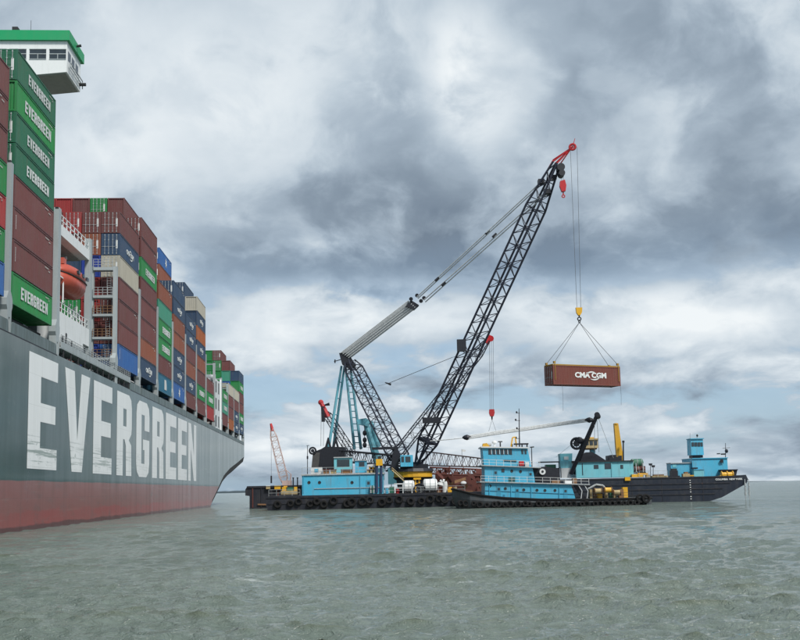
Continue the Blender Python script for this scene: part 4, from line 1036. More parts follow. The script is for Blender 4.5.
simple('gas_rack', 'rack of thin grey gas bottles left of the spud post', 'rack', 0,
       [('gas_bottle', 370.2, 485.5, 371.4, 493, 163.3, .25, steel), ('gas_bottle', 371.8, 485.3, 373.0, 493, 163.3, .25, greenp), ('gas_bottle', 373.3, 485.6, 374.4, 493, 163.3, .25, steel), ('rack_bar', 369.8, 488.5, 374.8, 489.2, 163.25, .1, dkgrey)])
o = thing('mooring_rope', 'pale mooring rope looping from the crane barge deck over its side', 'rope', Vector((W(468, 492, 162.9).x, 162.9, bz)))
m = MB(); m.path([W(464, 492.5, 163), W(467, 493.2, 162.7), W(471, 496.5, 162.4), W(476, 498, 162), W(481, 497, 161.5), W(485, 495, 161)], .06, 5); m.build('rope_strand', tan, o)
simple('steel_beams', 'stack of rusty steel beams at deck edge behind the oil drum near the tug bow', 'beams', 0,
       [('beam', 455, 489.5, 472, 490.6, 165.5, .3, rusty), ('beam', 456, 490.8, 473, 491.9, 165.4, .3, brown), ('beam', 455.5, 492, 471.5, 493.1, 165.3, .3, rusty)])
# knuckle derrick, pale blue
o = thing('knuckle_crane', 'pale blue stubby crane arm leaning behind the deckhouse', 'crane', W(380, 468, 178))
m = MB(); m.tube(W(379, 465, 178), W(366, 424, 178), .75, .5, 8); m.build('lower_arm', craneb, o)
m = MB(); m.tube(W(371, 421.5, 178), W(378.5, 447, 178), .35, .45, 8); m.build('upper_arm', craneb, o)
m = MB(); m.prism([W(x, y, 177.3) for x, y in ((356.5, 419.5), (366, 418), (370.5, 421), (368, 426.5), (358, 424))], (0, 1.4, 0)); m.build('arm_head', craneb, o)
m = MB(); m.tube(W(379, 468, 178), W(379, 480, 178), .9, 1.0, 10); m.build('pedestal', craneb, o)
m = MB(); m.tube(W(364.5, 425, 177.2), W(364.5, 443, 177.2), .05); m.build('fall_wire', thinrope, o)
m = MB(); 
for dy in (433, 440, 445): c2 = W(364.7, dy, 177.2); m.ball(c2, .38, .3, .5)
m.build('pulley_block', black, o, kind='stuff')
# second crane behind, boom with red head
o = thing('crawler_crane', 'second lattice boom crane behind with red head and red hook block', 'crane', W(400, 480, 183))
lattice_part(o, 'boom', boomm, W(385, 470, 184), W(488.5, 339.5, 178), [(0, .8, .8), (.08, 1.7, 1.7), (.9, 1.6, 1.6), (1, .6, .6)], 26, (0, 0, 1), .1, .045)
m = MB(); m.tube(W(486, 343, 178), W(491.5, 336.5, 178), .42, .5, 8); m.tube(W(490.8, 338.5, 177.6), W(490.8, 338.5, 178.4), .55, .55, 12); m.build('boom_head', redp, o)
m = MB()
for dx in (-.35, 0, .35): m.tube(W(491.3, 339, 178)+Vector((dx, 0, 0)), W(491.6, 410, 178)+Vector((dx*.8, 0, 0)), .035, .035, 4)
m.build('hoist_line', thinrope, o, kind='stuff')
c2 = W(491.8, 412.8, 178); m = MB(); m.prism([c2+Vector(v) for v in ((-.42, -.3, .62), (.42, -.3, .62), (.5, -.3, 0), (.32, -.3, -.62), (-.32, -.3, -.62), (-.5, -.3, 0))], (0, .6, 0)); m.build('hook_block', redp, o)
m = MB(); m.tube(c2+Vector((0, 0, -.6)), c2+Vector((0, 0, -1.2)), .17, .12, 6)
for dx in (-.65, .65): m.tube(c2+Vector((0, 0, -1.2)), c2+Vector((dx, 0, -3.3)), .03, .03, 4)
m.build('hook', dkgrey, o, kind='stuff')
m = MB(); m.tube(W(452, 357.5, 180), W(388, 383.5, 181), .05, .05, 5); m.tube(W(388, 383.5, 181), W(378, 386, 181), .03, .03, 4); m.tube(W(452, 357.5, 180), W(470, 352, 179.), .04, .04, 4); m.build('boom_pendant', thinrope, o)
m = MB(); c2 = W(388, 383.5, 181); m.tube(c2-Vector((.55, 0, -.2)), c2+Vector((.55, 0, -.2)), .08, .22, 6); m.build('pendant_socket', black, o)
pxbox(388, 468, 402, 484, 183, 4).build('crane_body', craneb, o)
# small red tipped crane at left
o = thing('small_crane', 'small lattice crane with bright red tip left of the blue back legs', 'crane', W(350, 452, 183))
lattice_part(o, 'boom', boomm, W(353, 455, 184), W(325.5, 412, 181), [(0, .7, .7), (.1, 1.3, 1.3), (.92, 1.1, 1.1), (1, .5, .5)], 11, (0, 0, 1), .09, .045)
m = MB(); m.tube(W(328, 417, 181), W(321, 402.5, 181), .5, .36, 8); m.ball(W(320.8, 402.3, 181), .5, .4, .5); m.build('boom_tip', redp, o)
m = MB(); m.tube(W(324.5, 405.2, 181), W(329.5, 404, 181), .14, .3, 6); m.build('tip_light', black, o)
m = MB()
for dx in (-.45, 0): m.tube(W(323.7, 407, 180.8)+Vector((dx, 0, 0)), W(323.4, 446, 180.8)+Vector((dx, 0, 0)), .045, .045, 4)
m.build('hoist_line', thinrope, o, kind='stuff')
m = MB(); c2 = W(323.2, 413.5, 180.8); m.box(c2-Vector((.3, .2, 1.5)), c2+Vector((.3, .2, 1.3))); m.build('hook_block', black, o)
# lattice boom sections lying on deck to the right of the crane
o = thing('spare_boom', 'dark lattice boom section lying level to the right of the crane', 'lattice boom', W(460, 475, 176))
lattice_part(o, 'section', paint('dull_red', (.045, .022, .022), .6, .4, .4), W(426, 458.5, 176), W(492, 463.5, 174), [(0, 1.6, 2.4), (1, 1.5, 1.3)], 18, (0, 0, 1), .10, .05)
o = thing('spare_boom', 'dark red lattice boom section lying below the dark one', 'lattice boom', W(460, 478, 173))
lattice_part(o, 'section', rusty, W(430, 470.5, 173.5), W(488, 473, 172.5), [(0, 1.6, 1.1), (1, 1.6, 1.1)], 18, (0, 0, 1), .13, .07)
o = thing('scrap_pile', 'rusty red heap of steel behind the ventilator and tug bow', 'steel heap', W(455, 492, 172)); rng = random.Random(8)
for k in range(26):
    a = W(rng.uniform(436, 482), rng.uniform(473, 490), rng.uniform(170, 178)); m = MB(); d = Vector((rng.uniform(-2.4, 2.4), rng.uniform(-1, 1), rng.uniform(-1.4, 1.4)))
    P = a-d*.5; u = Vector((0, 1, 0)); wd = rng.uniform(.3, 1.1)
    m.prism([P, P+d, P+d+Vector((0, .1, wd)), P+Vector((0, .1, wd))], (0, .25, 0)); m.build('steel_plate', rusty if k % 4 else brown, o)
pxbox(436, 474, 484, 493, 179, 2.5).build('scrap_bin', rusty, o)
p = W(463.5, 483, 166); o = thing('satellite_dish', 'small white dish on a post by the tug bow', 'dish', W(463, 494, 166))
m = MB(); m.tube(W(463, 494, 166), p, .06, .06, 5); m.build('post', dkgrey, o); m = MB(); m.ball(p, .5, .35, .32, 10, 5); m.build('dish', white, o)
for px, py, sz, lab in ((463.5, 451.5, .6, 'grey flag on a short stick above the lying dark boom'),):
    p = W(px, py, 176); o = thing('deck_flag', lab, 'flag', p); m = MB(); m.tube(p+Vector((-.3, 0, -1.2)), p+Vector((-.3, 0, .4)), .03); m.build('stick', dkgrey, o)
    m = MB(); m.prism([p+Vector((-.3, 0, .4)), p+Vector((.4, .1, .3)), p+Vector((.35, .1, -.05)), p+Vector((-.3, 0, 0))], (0, .03, 0)); m.build('cloth', white, o)
# deck gear at the barge's left end
simple('deck_winch', 'yellow and tan anchor winch at the left end of the crane barge', 'winch', 0,
       [('winch_base', 281, 490.5, 297, 494.3, 163.8, 1.6, tan), ('side_plate', 282, 487, 286, 490.6, 163.9, 1.0, yellow), ('side_plate', 294, 486.8, 296.8, 490.6, 163.9, 1.0, yellow), ('motor_housing', 287, 487.3, 293, 490.6, 164.1, 1.0, greenp), ('guard', 283.5, 485.8, 287, 487.2, 164.2, .7, yellow)])
for i, px in enumerate((293.2, 297.5)):
    p = W(px, 492, 165.5+i); o = thing('bollard_post', 'thin dark post on the barge left of the blue deckhouse, %s' % ('the left one' if i == 0 else 'nearest the house'), 'post', p, 0, 'posts by the deckhouse')
    m = MB(); m.tube(p, W(px, 478, 165.5+i), .12, .1, 6); m.build('shaft', black, o); m = MB(); m.tube(W(px, 478.4, 165.5+i), W(px, 477.4, 165.5+i), .16, .16, 6); m.build('cap', black, o)

# ------------------------------------------------------------------ second barge behind at left, with the far crane on it
BY = 184.
x0, x1 = W(245.3, 495, BY).x, W(345, 495, BY).x; zt2 = W(290, 485.2, BY).z
o = thing('work_barge', 'black slab sided barge behind the left end of the crane barge', 'barge', ((x0+x1)/2, BY, 0))
xs_ = W(249.5, 495, BY).x; zst = W(250, 496, BY).z
m = MB(); m.prism([(xs_, BY, -2), (x1, BY, -2), (x1, BY, zt2), (x0+.4, BY, zt2), (x0, BY, zt2-.6), (x0, BY, zst+.1), (xs_, BY, zst)], (0, 14, 0)); hb2 = m.build('barge_hull', navyblk, o)
for k in range(9):
    x = xs_+.6+k*1.55; m = MB(); m.box((x-.09, BY-.14, .2), (x+.09, BY+.01, zt2-.25)); m.build('side_frame', navyblk if k % 3 else rusty, hb2)
m = MB(); m.box((x0+.3, BY-.2, zt2-.35), (x1, BY+.02, zt2-.02)); m.build('rub_rail', navyblk, hb2)
m = MB(); m.prism([(xs_+1.5, BY-.05, .9), (x1, BY-.05, .3), (x1, BY-.05, .05), (xs_+1.5, BY-.05, .65)], (0, -.2, 0)); m.build('waste_plank', brown, hb2)
simple('deck_box', 'yellow box on the edge of the black barge at left', 'box', 0, [('box_body', 274.5, 486, 280.5, 489.2, 183.4, .5, yellow), ('box_lid', 274.2, 485.4, 280.8, 486.1, 183.3, .7, tan)])
simple('deck_box', 'cream box on the edge of the black barge left of yellow one', 'box', 0, [('box_body', 266, 486, 270, 489, 183.4, .5, tan), ('box_lid', 265.8, 485.5, 270.2, 486.1, 183.3, .7, white)])
FY = 190.
o = thing('far_crane', 'pale lattice crane with a red tip standing behind the left barge', 'crane', W(286, 485, FY))
pale = paint('pale_pink', (.60, .47, .44), .6, .3, .3)
lattice_part(o, 'boom', pale, W(285, 483, FY), W(271.8, 429, FY), [(0, .9, .9), (.12, 1.5, 1.5), (.85, 1.2, 1.2), (1, .5, .5)], 14, (0, 0, 1), .065, .038)
m = MB(); m.tube(W(272.5, 431, FY), W(270.8, 423.5, FY), .35, .2, 8); m.build('boom_tip', redp, o)
m = MB(); m.tube(W(271.2, 426, FY-.4), W(271.3, 478, FY-.4), .035, .035, 4); m.build('hoist_line', thinrope, o)
m = MB(); c2 = W(271.3, 479.5, FY-.4); m.tube(c2-Vector((0, 0, .7)), c2+Vector((0, 0, .7)), .16, .14, 8); m.build('hook_block', black, o)
m = MB(); m.tube(W(284.8, 469, FY), W(291, 474, FY), .07, .07); m.tube(W(284.8, 469, FY), W(288.5, 484, FY), .05, .05, 4); m.tube(W(291, 474, FY), W(290, 484, FY), .12, .15); m.build('gantry', pale, o, kind='stuff')
pxbox(282, 480.5, 290.5, 485.3, FY-.8, 2.5).build('crane_body', pale, o)

# ------------------------------------------------------------------ the right-hand barge
RY = 162.
def rz(y, px=660): return W(px, y, RY).z
rdeck = rz(477.2)
xL, xR = W(535, 490, RY).x, W(748, 485, RY).x
o = thing('deck_barge', 'long black barge with raked end at right lettered COLUMBIA NEW YORK', 'barge', ((xL+xR)/2, RY, 0)); db = o
P = [(xL, -2), (W(700, 500, RY).x, -2), (W(709, 500.5, RY).x, -.05), (W(722, 497, RY).x, .55), (W(746.5, 483.5, RY).x, W(746.5, 483.5, RY).z), (W(748, 479, RY).x, W(748, 479, RY).z), (W(746, 476.5, RY).x, rdeck+.1), (W(741, 477, RY).x, rdeck), (xL, rdeck)]
m = MB(); m.prism([(x, RY, z) for x, z in P], (0, 17, 0)); rh = m.build('barge_hull', paint('barge_navy', (.007, .012, .024), .45, .5, .45, grime=(.036, .042, .048)), o)
for z in (rdeck-.12, rdeck-1.1, rdeck-1.95, rdeck-2.8):
    m = MB(); e = xR-1.2-(rdeck-z)*1.5; m.box((xL, RY-.10, z-.09), (e, RY+.01, z+.09)); m.build('rub_strake', navyblk, rh)
for px in (632, 662, 691, 703):
    c2 = W(px, 490, RY); m = MB(); m.box((c2.x-.06, RY-.04, .1), (c2.x+.06, RY+.01, rdeck-.2)); m.build('hull_seam', navyblk, rh)
m = MB()
c2 = W(690.5, 490, RY)
for k in range(9): m.box((c2.x-.09, RY-.055, .35+k*.37), (c2.x+.09, RY-.045, .48+k*.37))
m.build('draught_marks', letterw, rh, kind='stuff')
me_t = text_mesh('COLUMBIA  NEW YORK', .40, .012, 1.0)
c2 = W(729, 479.2, RY-.12); ft = face_text(me_t, rh, INV[rh.name] @ c2, (1, 0, 0), (0, 0, 1))
m = MB()
for px in (745.5, 749.3):
    m.path([W(px-.8, 479, RY-.2), W(px-.4, 486, RY-.3), W(px+.3, 499.4, RY-.4)], .07, 5)
    for k in range(3): c2 = W(px-.4+.2*k, 486+k*4.5, RY-.35); m.tube(c2, c2+Vector((.02, 0, .5)), .15, .15, 6)
m.build('anchor_chain', steel, o, kind='stuff')
m = MB(); rail(m, [(W(640, 477, RY).x, RY+.3, rdeck), (W(668, 477, RY).x, RY+.3, rdeck)], 1.05, .03, 1.3, 2); m.build('deck_railing', steel, o, kind='stuff')
# deckhouse and tower at the right end
o = simple('barge_house', 'plain blue box house near the raked end of the right barge', 'deckhouse', 0,
       [('house_wall', 692.5, 458.3, 727.8, 477.3, 166., 6., blue), ('roof_edge', 692.2, 457.7, 728.2, 458.5, 165.8, 6.4, blue)])
c2 = W(721.3, 461, 165.9); m = MB(); m.tube(c2, c2+Vector((0, -.25, 0)), .25, .3, 8); m.tube(c2+Vector((.2, -.1, .1)), c2+Vector((.25, -.1, -.4)), .06); m.build('floodlight', black, o)
pxbox(692.3, 467.4, 698, 468.8, 165.2, .8).build('door_canopy', black, o)
o = simple('control_tower', 'blue control tower cabin with window band above the blue box house', 'tower', 0,
       [('tower_base', 692.5, 455.2, 703, 457.7, 166.6, 2., black), ('tower_cabin', 690.8, 438.8, 703.5, 455, 166.3, 2.2, blue, .02), ('tower_roof', 690.4, 438.2, 704, 439, 166.1, 2.5, blue)])
for a, b in ((691.6, 694.2), (694.7, 697.3), (697.8, 700.2), (700.7, 702.8)):
    pxbox(a, 442.3, b, 446.3, 166.24, .05).build('window', glassm, o)
m = MB(); m.tube(W(697, 438.3, 166.8), W(697, 434.5, 166.8), .03); m.tube(W(690, 438.3, 166.8), W(690, 433, 166.8), .02); c2 = W(697.2, 435.5, 166.8); m.ball(c2, .18, .18, .22, 8, 4); m.build('aerial', dkgrey, o, kind='stuff')
simple('barge_cabin', 'lower blue container cabin left of the blue box house', 'cabin', 0,
       [('cabin_wall', 671, 463.2, 692, 476.8, 166.5, 2.6, blue), ('cabin_window', 672.5, 464.3, 676.3, 467.2, 166.45, .06, paleb), ('roof_edge', 670.7, 462.5, 692.2, 463.4, 166.3, 2.9, steel)])
simple('diesel_compressor', 'dark skid machine in front of the lower blue cabin', 'machine', 0,
       [('engine_block', 671.5, 470.5, 678, 476.9, 164., 1.2, black), ('hood', 672, 468.4, 677, 470.6, 164.2, .9, dkgrey), ('skid', 670.5, 475.6, 680, 477.2, 163.8, 1.5, black)])
simple('pale_locker', 'pale blue locker in front of the blue box house', 'locker', 0,
       [('locker_body', 694, 469.7, 704, 476.7, 164.6, 1.2, paleb), ('locker_lid', 693.6, 469.1, 704.4, 469.9, 164.5, 1.4, blue)])
simple('tan_pump', 'low tan pump gear on deck left of the pale locker', 'pump', 0,
       [('pump_body', 683, 473.5, 690, 477, 164.2, .9, tan), ('pump_motor', 684.5, 471.8, 688, 473.6, 164.4, .6, brown), ('pipe', 690, 475, 694, 476.2, 164.3, .3, yellow)])
o = thing('yellow_anchor_winch', 'bright yellow anchor winch in front of black bin at the right end', 'winch', W(727, 477, 163.4))
c2 = W(727, 474.6, 163.6)
m = MB(); m.tube(c2+Vector((-.9, 0, 0)), c2+Vector((.9, 0, 0)), .42, .42, 12); m.build('drum', yellow, o)
for dx in (-.9, 0, .9):
    m = MB(); m.tube(c2+Vector((dx-.06, 0, .05)), c2+Vector((dx+.06, 0, .05)), .55, .55, 12); m.build('flange', yellow, o)
pxbox(720, 475.3, 734, 477.3, 163.2, 1.).build('base', yellow, o)
o = thing('black_bin', 'black flared bin behind the yellow anchor winch', 'bin', W(730, 477, 165)); m = MB()
m.prism([W(x, y, 164.8) for x, y in ((723, 476.5), (721.5, 470.2), (737.5, 469.3), (736, 476.5))], (0, 1.6, 0)); m.build('bin_body', black, o)
pxbox(721, 469.3, 738, 470.3, 164.6, 2.).build('bin_rim', black, o)
o = thing('signal_mast', 'thin signal mast with crossbars above the blue box house', 'mast', W(725.5, 458, 168)); m = MB()
m.tube(W(725.5, 458, 168), W(725.5, 443, 168), .07, .04, 5); m.build('pole', black, o)
m = MB(); m.tube(W(722.5, 448.2, 168), W(730, 447.6, 168), .04, .04, 5); c2 = W(726.5, 451, 168); m.ball(c2, .3, .3, .35, 8, 4); m.build('crossbar', black, o)
m = MB(); m.box(W(721.5, 454.8, 168), W(725, 453.4, 168.4)); m.box(W(717.5, 454.2, 168), W(719.5, 453.2, 168.4)); m.build('roof_gear', dkgrey, o, kind='stuff')
# left part of that barge: pale green-blue house, dredge gear
o = simple('derrick_house', 'long pale teal house with small windows and black gear on its roof', 'deckhouse', 0,
       [('house_wall', 576, 461.5, 633.5, 477.4, 163.5, 7., paleb), ('roof_slab', 575.5, 460.8, 634, 461.7, 163.2, 7.5, dkgrey), ('corner_post', 611.3, 461.7, 612.3, 477.4, 163.4, .2, paleb)])
for a, b, t, bt in ((594, 598.5, 464.8, 468.6), (604.8, 610.8, 463.3, 468.8), (620.5, 623.2, 464.8, 468.5), (582.2, 583, 463, 475)):
    pxbox(a, t, b, bt, 163.44, .07).build('window', glassm, o)
o = thing('roof_winches', 'black hump of winch gear on the pale teal house roof', 'winch', W(600, 461, 166)); m = MB()
m.prism([W(x, y, 165) for x, y in ((580.5, 461), (582, 455), (586, 452.3), (592, 452), (597, 454.5), (603, 458.5), (607, 461))], (0, 3., 0)); m.build('winch_cover', black, o)
pxbox(609, 457, 622, 461, 165., 2.5).build('winch_frame', black, o); pxbox(611, 454.8, 616, 457.2, 165.3, 1.6).build('winch_drum', black, o)
for a in (608, 620.5):
    pxbox(a, 455.5, a+1.5, 461, 165.1, 2.).build('bracket', black, o)
# derrick boom, black, with its pendant cable and sheave
o = thing('black_derrick', 'black leaning derrick boom rising over the tug stern', 'derrick', W(571, 476, 163.2))
m = MB(); m.tube(W(571, 474, 163.), W(596.5, 416, 160.), .34, .30, 8); m.build('boom', black, o)
m = MB(); m.tube(W(574, 474, 164.5), W(597.5, 415.5, 160.6), .2, .2, 6); m.tube(W(597, 414.6, 159.8), W(598, 416.6, 160.9), .45, .45, 10); m.build('boom_brace', black, o)
c2 = W(576.5, 443.5, 161.8); m = MB(); m.ring(c2, (0, 1, 0), .85, .2, 16, 6); m.tube(c2-Vector((0, .3, 0)), c2+Vector((0, .3, 0)), .5, .5, 10)
for q in range(4): v = Vector((cos(q*pi/4), 0, sin(q*pi/4)))*.85; m.tube(c2-v, c2+v, .08, .08, 4)
m.build('hose_reel', black, o)
m = MB(); m.ball(W(579, 440.5, 161.8), .75, .5, .6, 8, 5); m.build('motor', black, o)
for (a, b) in (((598, 417), (613.5, 458)), ((594.5, 425), (594.5, 452)), ((597, 420), (599, 452))):
    m = MB(); m.tube(W(*a, 160.2), W(*b, 164.5), .04, .04, 4); m.build('stay_wire', ropem, o)
m = MB(); m.tube(W(572, 444, 161.8), W(556, 457, 163), .03, .03, 4); m.build('stay_wire', ropem, o)
o = thing('guy_cable', 'thick grey cable bundle sagging from the black derrick to the big crane', 'cable', W(530, 431, 161))
pts = [W(x, y, Y) for x, y, Y in ((590, 420, 160), (560, 424, 160.5), (530, 428.3, 161), (500, 432.5, 161.5), (468, 437.5, 162))]
for dz in (-.17, .05, .24):
    m = MB(); m.path([p+Vector((0, dz, dz)) for p in pts], .12, 6); m.build('strand', ropem, o)
m = MB(); m.path([W(468, 437.5, 162), W(448, 439.6, 163), W(430, 441, 164.5)], .07, 5); m.build('tail_wire', ropem, o)
for px, py, Y, s in ((467, 437.4, 162, 1), (589.5, 420, 160, 1)):
    c2 = W(px, py, Y); m = MB(); m.loft([[c2+Vector((dx, r*cos(2*pi*i/8), r*sin(2*pi*i/8))) for i in range(8)] for dx, r in ((-.75, .12), (-.4, .35), (.0, .46), (.4, .3), (.75, .12))]); m.build('socket', black, o)
o = simple('crane_cab', 'weathered cream cab on a post behind the black derrick boom', 'cab', 0,
       [('cab_wall', 584.5, 439.5, 598, 448, 166.3, 2.2, tan), ('cab_roof', 584, 438.4, 598.5, 439.8, 166.1, 2.6, tan), ('cab_floor', 585, 448, 597, 449.4, 166.5, 1.8, brown), ('cab_post', 591, 449.3, 595.5, 461, 167., 1.2, craneb), ('roof_lamp', 590, 437.2, 594, 438.5, 166.6, .6, yellow)])
for a in (585.5, 589.8, 594):
    pxbox(a, 441, a+3.2, 445, 166.24, .06).build('cab_window', glassm, o)
o = simple('pilot_cabin', 'small pale blue cabin with white front left of the pale teal house', 'cabin', 0,
       [('upper_cabin', 560.5, 453.5, 572, 461, 164.6, 2.2, paleb, -.04), ('white_front', 561.5, 468, 570.5, 478, 163.3, 1.2, white), ('side_wall', 560.5, 461, 571.5, 468, 163.6, 2.2, paleb)])
pxbox(564, 456.5, 568.5, 459.8, 164.5, .06).build('white_panel', white, o)
o = thing('yellow_spud', 'tall yellow spud column leaning behind the pale teal house', 'column', W(622, 461, 169))
m = MB(); a, b = W(620.2, 461, 169), W(616.3, 423.3, 169); m.prism([a+Vector((-.5, 0, 0)), a+Vector((.62, 0, 0)), b+Vector((.34, 0, 0)), b+Vector((-.34, 0, 0))], (0, .9, 0)); m.build('column', yellow, o)
pxbox(615.2, 423, 617.4, 424.4, 168.9, 1.).build('top_plate', yellow, o)
p = W(623.3, 461, 168); o = thing('exhaust_pipe', 'thin dark pipe standing right of the yellow spud', 'pipe', p); m = MB(); m.tube(p, W(623.3, 441.5, 168), .13, .11, 6); m.build('pipe', black, o); m = MB(); m.tube(W(623.3, 442.5, 168), W(623.4, 440.6, 168), .22, .2, 8); m.build('rain_cap', black, o)
# green tank stack
tank(630.5, 643, 459, 467, 165.5, greenp, 'upper green tank stacked beside the pale teal house')
tank(631.5, 645, 466.5, 472, 165., rusty, 'lower dark red tank under the green tank')
o = simple('tank_frame', 'grey frame of posts carrying the green tank', 'frame', 0,
       [('post', 630, 461, 630.9, 477.3, 164.2, .2, steel), ('post', 636, 463, 636.8, 477.3, 164.2, .2, steel), ('post', 643, 463, 643.8, 477.3, 164.2, .2, steel), ('beam', 629.6, 472.2, 646, 473.3, 164.2, 2.4, dkgrey), ('side_box', 640, 466, 645.5, 474.5, 166.8, 1., black)])
for i, (px, py, lab) in enumerate(((650.5, 464.5, 'dark floodlight post right of the green tank, taller one'), (653.2, 466.3, 'dark floodlight post right of the green tank, shorter one'))):
    p = W(px, 477.3, 165); o = thing('floodlight_post', lab, 'lamp post', p, 0, 'floodlights by the green tank'); m = MB(); m.tube(p, W(px, py+1, 165), .05, .05, 5); m.build('pole', black, o)
    c2 = W(px, py, 165); m = MB(); m.prism([c2+Vector(v) for v in ((-.22, -.15, -.16), (.22, -.15, -.16), (.28, -.15, .18), (-.28, -.15, .18))], (0, .3, 0)); m.build('lamp_head', black, o)
simple('yellow_excavator_bucket', 'yellow hydraulic gear lying on the right barge edge', 'machine', 0,
       [('arm', 632, 474.2, 643, 477.2, 162.6, .8, yellow), ('cylinder', 638, 473, 648, 475, 162.9, .4, yellow), ('foot', 625, 477, 630.5, 480.6, 161.7, .5, yellow), ('mount', 646, 474.8, 650, 477.2, 162.7, .6, tan)])
simple('tan_pallet', 'flat tan pallets stacked on the right barge deck', 'pallet', 0,
       [('pallet', 652, 475.6, 668, 477.2, 162.6, 1.2, tan), ('pallet', 654, 474.4, 664, 475.7, 162.8, 1., brown)])
simple('dark_engine', 'black engine block in the gap between the tug reel and pilot cabin', 'engine', 0,
       [('engine_block', 544, 468, 560, 478, 164, 2., black), ('engine_top', 546, 464.5, 556, 468.2, 164.4, 1.4, greenp), ('engine_roof', 540, 461.2, 576, 462.2, 164.6, 2., black)])

# ------------------------------------------------------------------ the tug
TY = 144.; TC = 148.4
def tx(px): return W(px, 495, TY).x
tug = thing('tugboat', 'sky blue tugboat with black tyre hung hull in front of the crane barge', 'tugboat', (tx(550), TC, 0))
def tug_hull():
    rings = []
    for px, hb_, ztop in ((452, .15, 488.3), (455, 1.3, 488.6), (461, 2.7, 490.2), (470, 3.8, 492.6), (484, 4.3, 495.0), (505, 4.45, 497.2), (540, 4.45, 498.7), (580, 4.4, 498.8), (615, 4.2, 498.2), (640, 3.7, 497.4), (649, 2.6, 497.0), (651.5, 1.2, 497.0)):
        x = W(px, 495, TY+4.4-hb_).x; z1 = W(px, ztop, TY+4.4-hb_).z; r = []
        for k, (f, z) in enumerate(((1., z1), (1.02, z1*.55), (.97, .3), (.85, -.6), (.4, -1.8))): r.append((f*hb_, z))
        rings.append([(x + (1.2 if px < 456 else 0)*(i >= 2)*.4*(i-1), TC-f, z) for i, (f, z) in enumerate(r)] + [(x + (1.2 if px < 456 else 0)*(i >= 2)*.4*(i-1), TC+f, z) for i, (f, z) in reversed(list(enumerate(r)))])
    m = MB(); m.loft(rings); h = m.build('tug_hull', paint('tug_hull_paint', (.060, .070, .078), .55, .5, .3), tug)
    g = MB()
    for a, b in zip(rings[:-1], rings[1:]):
        for i in (0, -1):
            p, q = Vector(a[i]), Vector(b[i]); s = -1 if i == 0 else 1
            g.tube(p+Vector((0, s*.06, -.12)), q+Vector((0, s*.06, -.12)), .17, .17, 6)
    g.build('gunwale_fender', rubber, h); return rings
TR = tug_hull()
rng = random.Random(5)
for k in range(30):
    px = 461+k*6.3+rng.uniform(-1.6, 1.6)
    for a, b in zip(TR[:-1], TR[1:]):
        x = W(px, 500, TY+.2).x
        if a[0][0] <= x <= b[0][0]:
            f = (x-a[0][0])/(b[0][0]-a[0][0]); p = Vector(a[0]).lerp(Vector(b[0]), f)
            m = MB(); m.ring((p.x, p.y-.22, min(p.z-.75, .42+.12*rng.random())+ (.25 if px < 475 else 0)), (rng.uniform(-.2, .2), -1, rng.uniform(-.1, .3)), rng.uniform(.26, .38), rng.uniform(.13, .19), 12, 6); m.build('tyre_fender', rubber, tug)
            break
for px in (640, 646): 
    m = MB(); c2 = W(px, 498.5, TY+.5); m.ring(c2, (.2, -1, 0), .5, .2, 14, 6); m.build('tyre_fender', rubber, tug)
def house(pts, Y0, Y1, name, mat, par=tug):
    m = MB(); m.prism([W(x, y, Y0) for x, y in pts], (0, Y1-Y0, 0)); return m.build(name, mat, par)
H1 = house(((485, 482.3), (571, 484.5), (576, 500), (485, 499)), TY+1.0, TY+7.6, 'main_deckhouse', blue)
H2 = house(((484.5, 466.3), (532.5, 467.8), (535.5, 483.2), (485, 482.0)), TY+1.5, TY+7.0, 'upper_deckhouse', blue)
H3 = house(((482.5, 447.6), (527.5, 448.3), (531.5, 467.2), (484, 465.8)), TY+2.0, TY+6.6, 'wheelhouse', blue)
for pts, Y0, Y1, nm, mt in ((((480, 481.2), (590, 484.0), (590, 484.9), (480, 482.3)), TY+.6, TY+8.2, 'boat_deck', steel), (((481, 464.8), (541, 467.2), (541, 468.0), (481, 465.8)), TY+1.1, TY+7.6, 'bridge_deck', steel),
                            (((481, 446.4), (529, 447.2), (529, 448.3), (481, 447.7)), TY+1.7, TY+7.0, 'wheelhouse_roof', white)):
    house(pts, Y0, Y1, nm, mt)
for i in range(6):
    a = 488.3+i*4.05; b = a+3.1
    w_ = house(((a, 449.0), (b+.25, 449.05), (b+.5, 454.6), (a+.25, 454.4)), TY+1.95, TY+2.02, 'window', glassm, H3)
for a, t in ((521.3, 449.5), (524.6, 449.6)):
    house(((a, t), (a+1.8, t), (a+2.1, t+4.5), (a+.3, t+4.4)), TY+1.95, TY+2.02, 'window', glassm, H3)
house(((503.5, 459.6), (516.5, 460.2), (516.5, 461.6), (503.5, 461.0)), TY+1.9, TY+1.98, 'name_board', dkgrey, H3)
for px, py, hs, nm in ((502.8, 470.5, H2, 0), (511.8, 471, H2, 0), (520.5, 471.5, H2, 0), (490, 485.8, H1, 0), (505.3, 488.6, H1, 0), (523.8, 489.8, H1, 0), (537, 490.2, H1, 0), (545, 490.4, H1, 0), (555, 490.4, H1, 0)):
    c2 = W(px, py, TY+(1.48 if hs == H2 else .98)); m = MB(); m.ring(c2, (0, 1, 0), .17, .045, 12, 5); m.tube(c2, c2+Vector((0, -.012, 0)), .16, .16, 12); m.build('porthole', dkgrey, hs)
house(((501.5, 468.7), (504.5, 468.8), (504.5, 472.2), (501.5, 472)), TY+1.44, TY+1.5, 'window', glassm, H2)
house(((508.3, 477.2), (515.2, 477.4), (515.2, 482.7), (508.3, 482.5)), TY+.75, TY+.8, 'fire_locker', paint('locker_teal', (.03, .12, .13), .5, .3, .1), tug)
house(((503, 494.5), (505, 494.5), (505, 499.5), (503, 499.4)), TY+.95, TY+1.0, 'vent_plate', paint('plate_blue', (.04, .22, .36), .5), H1)
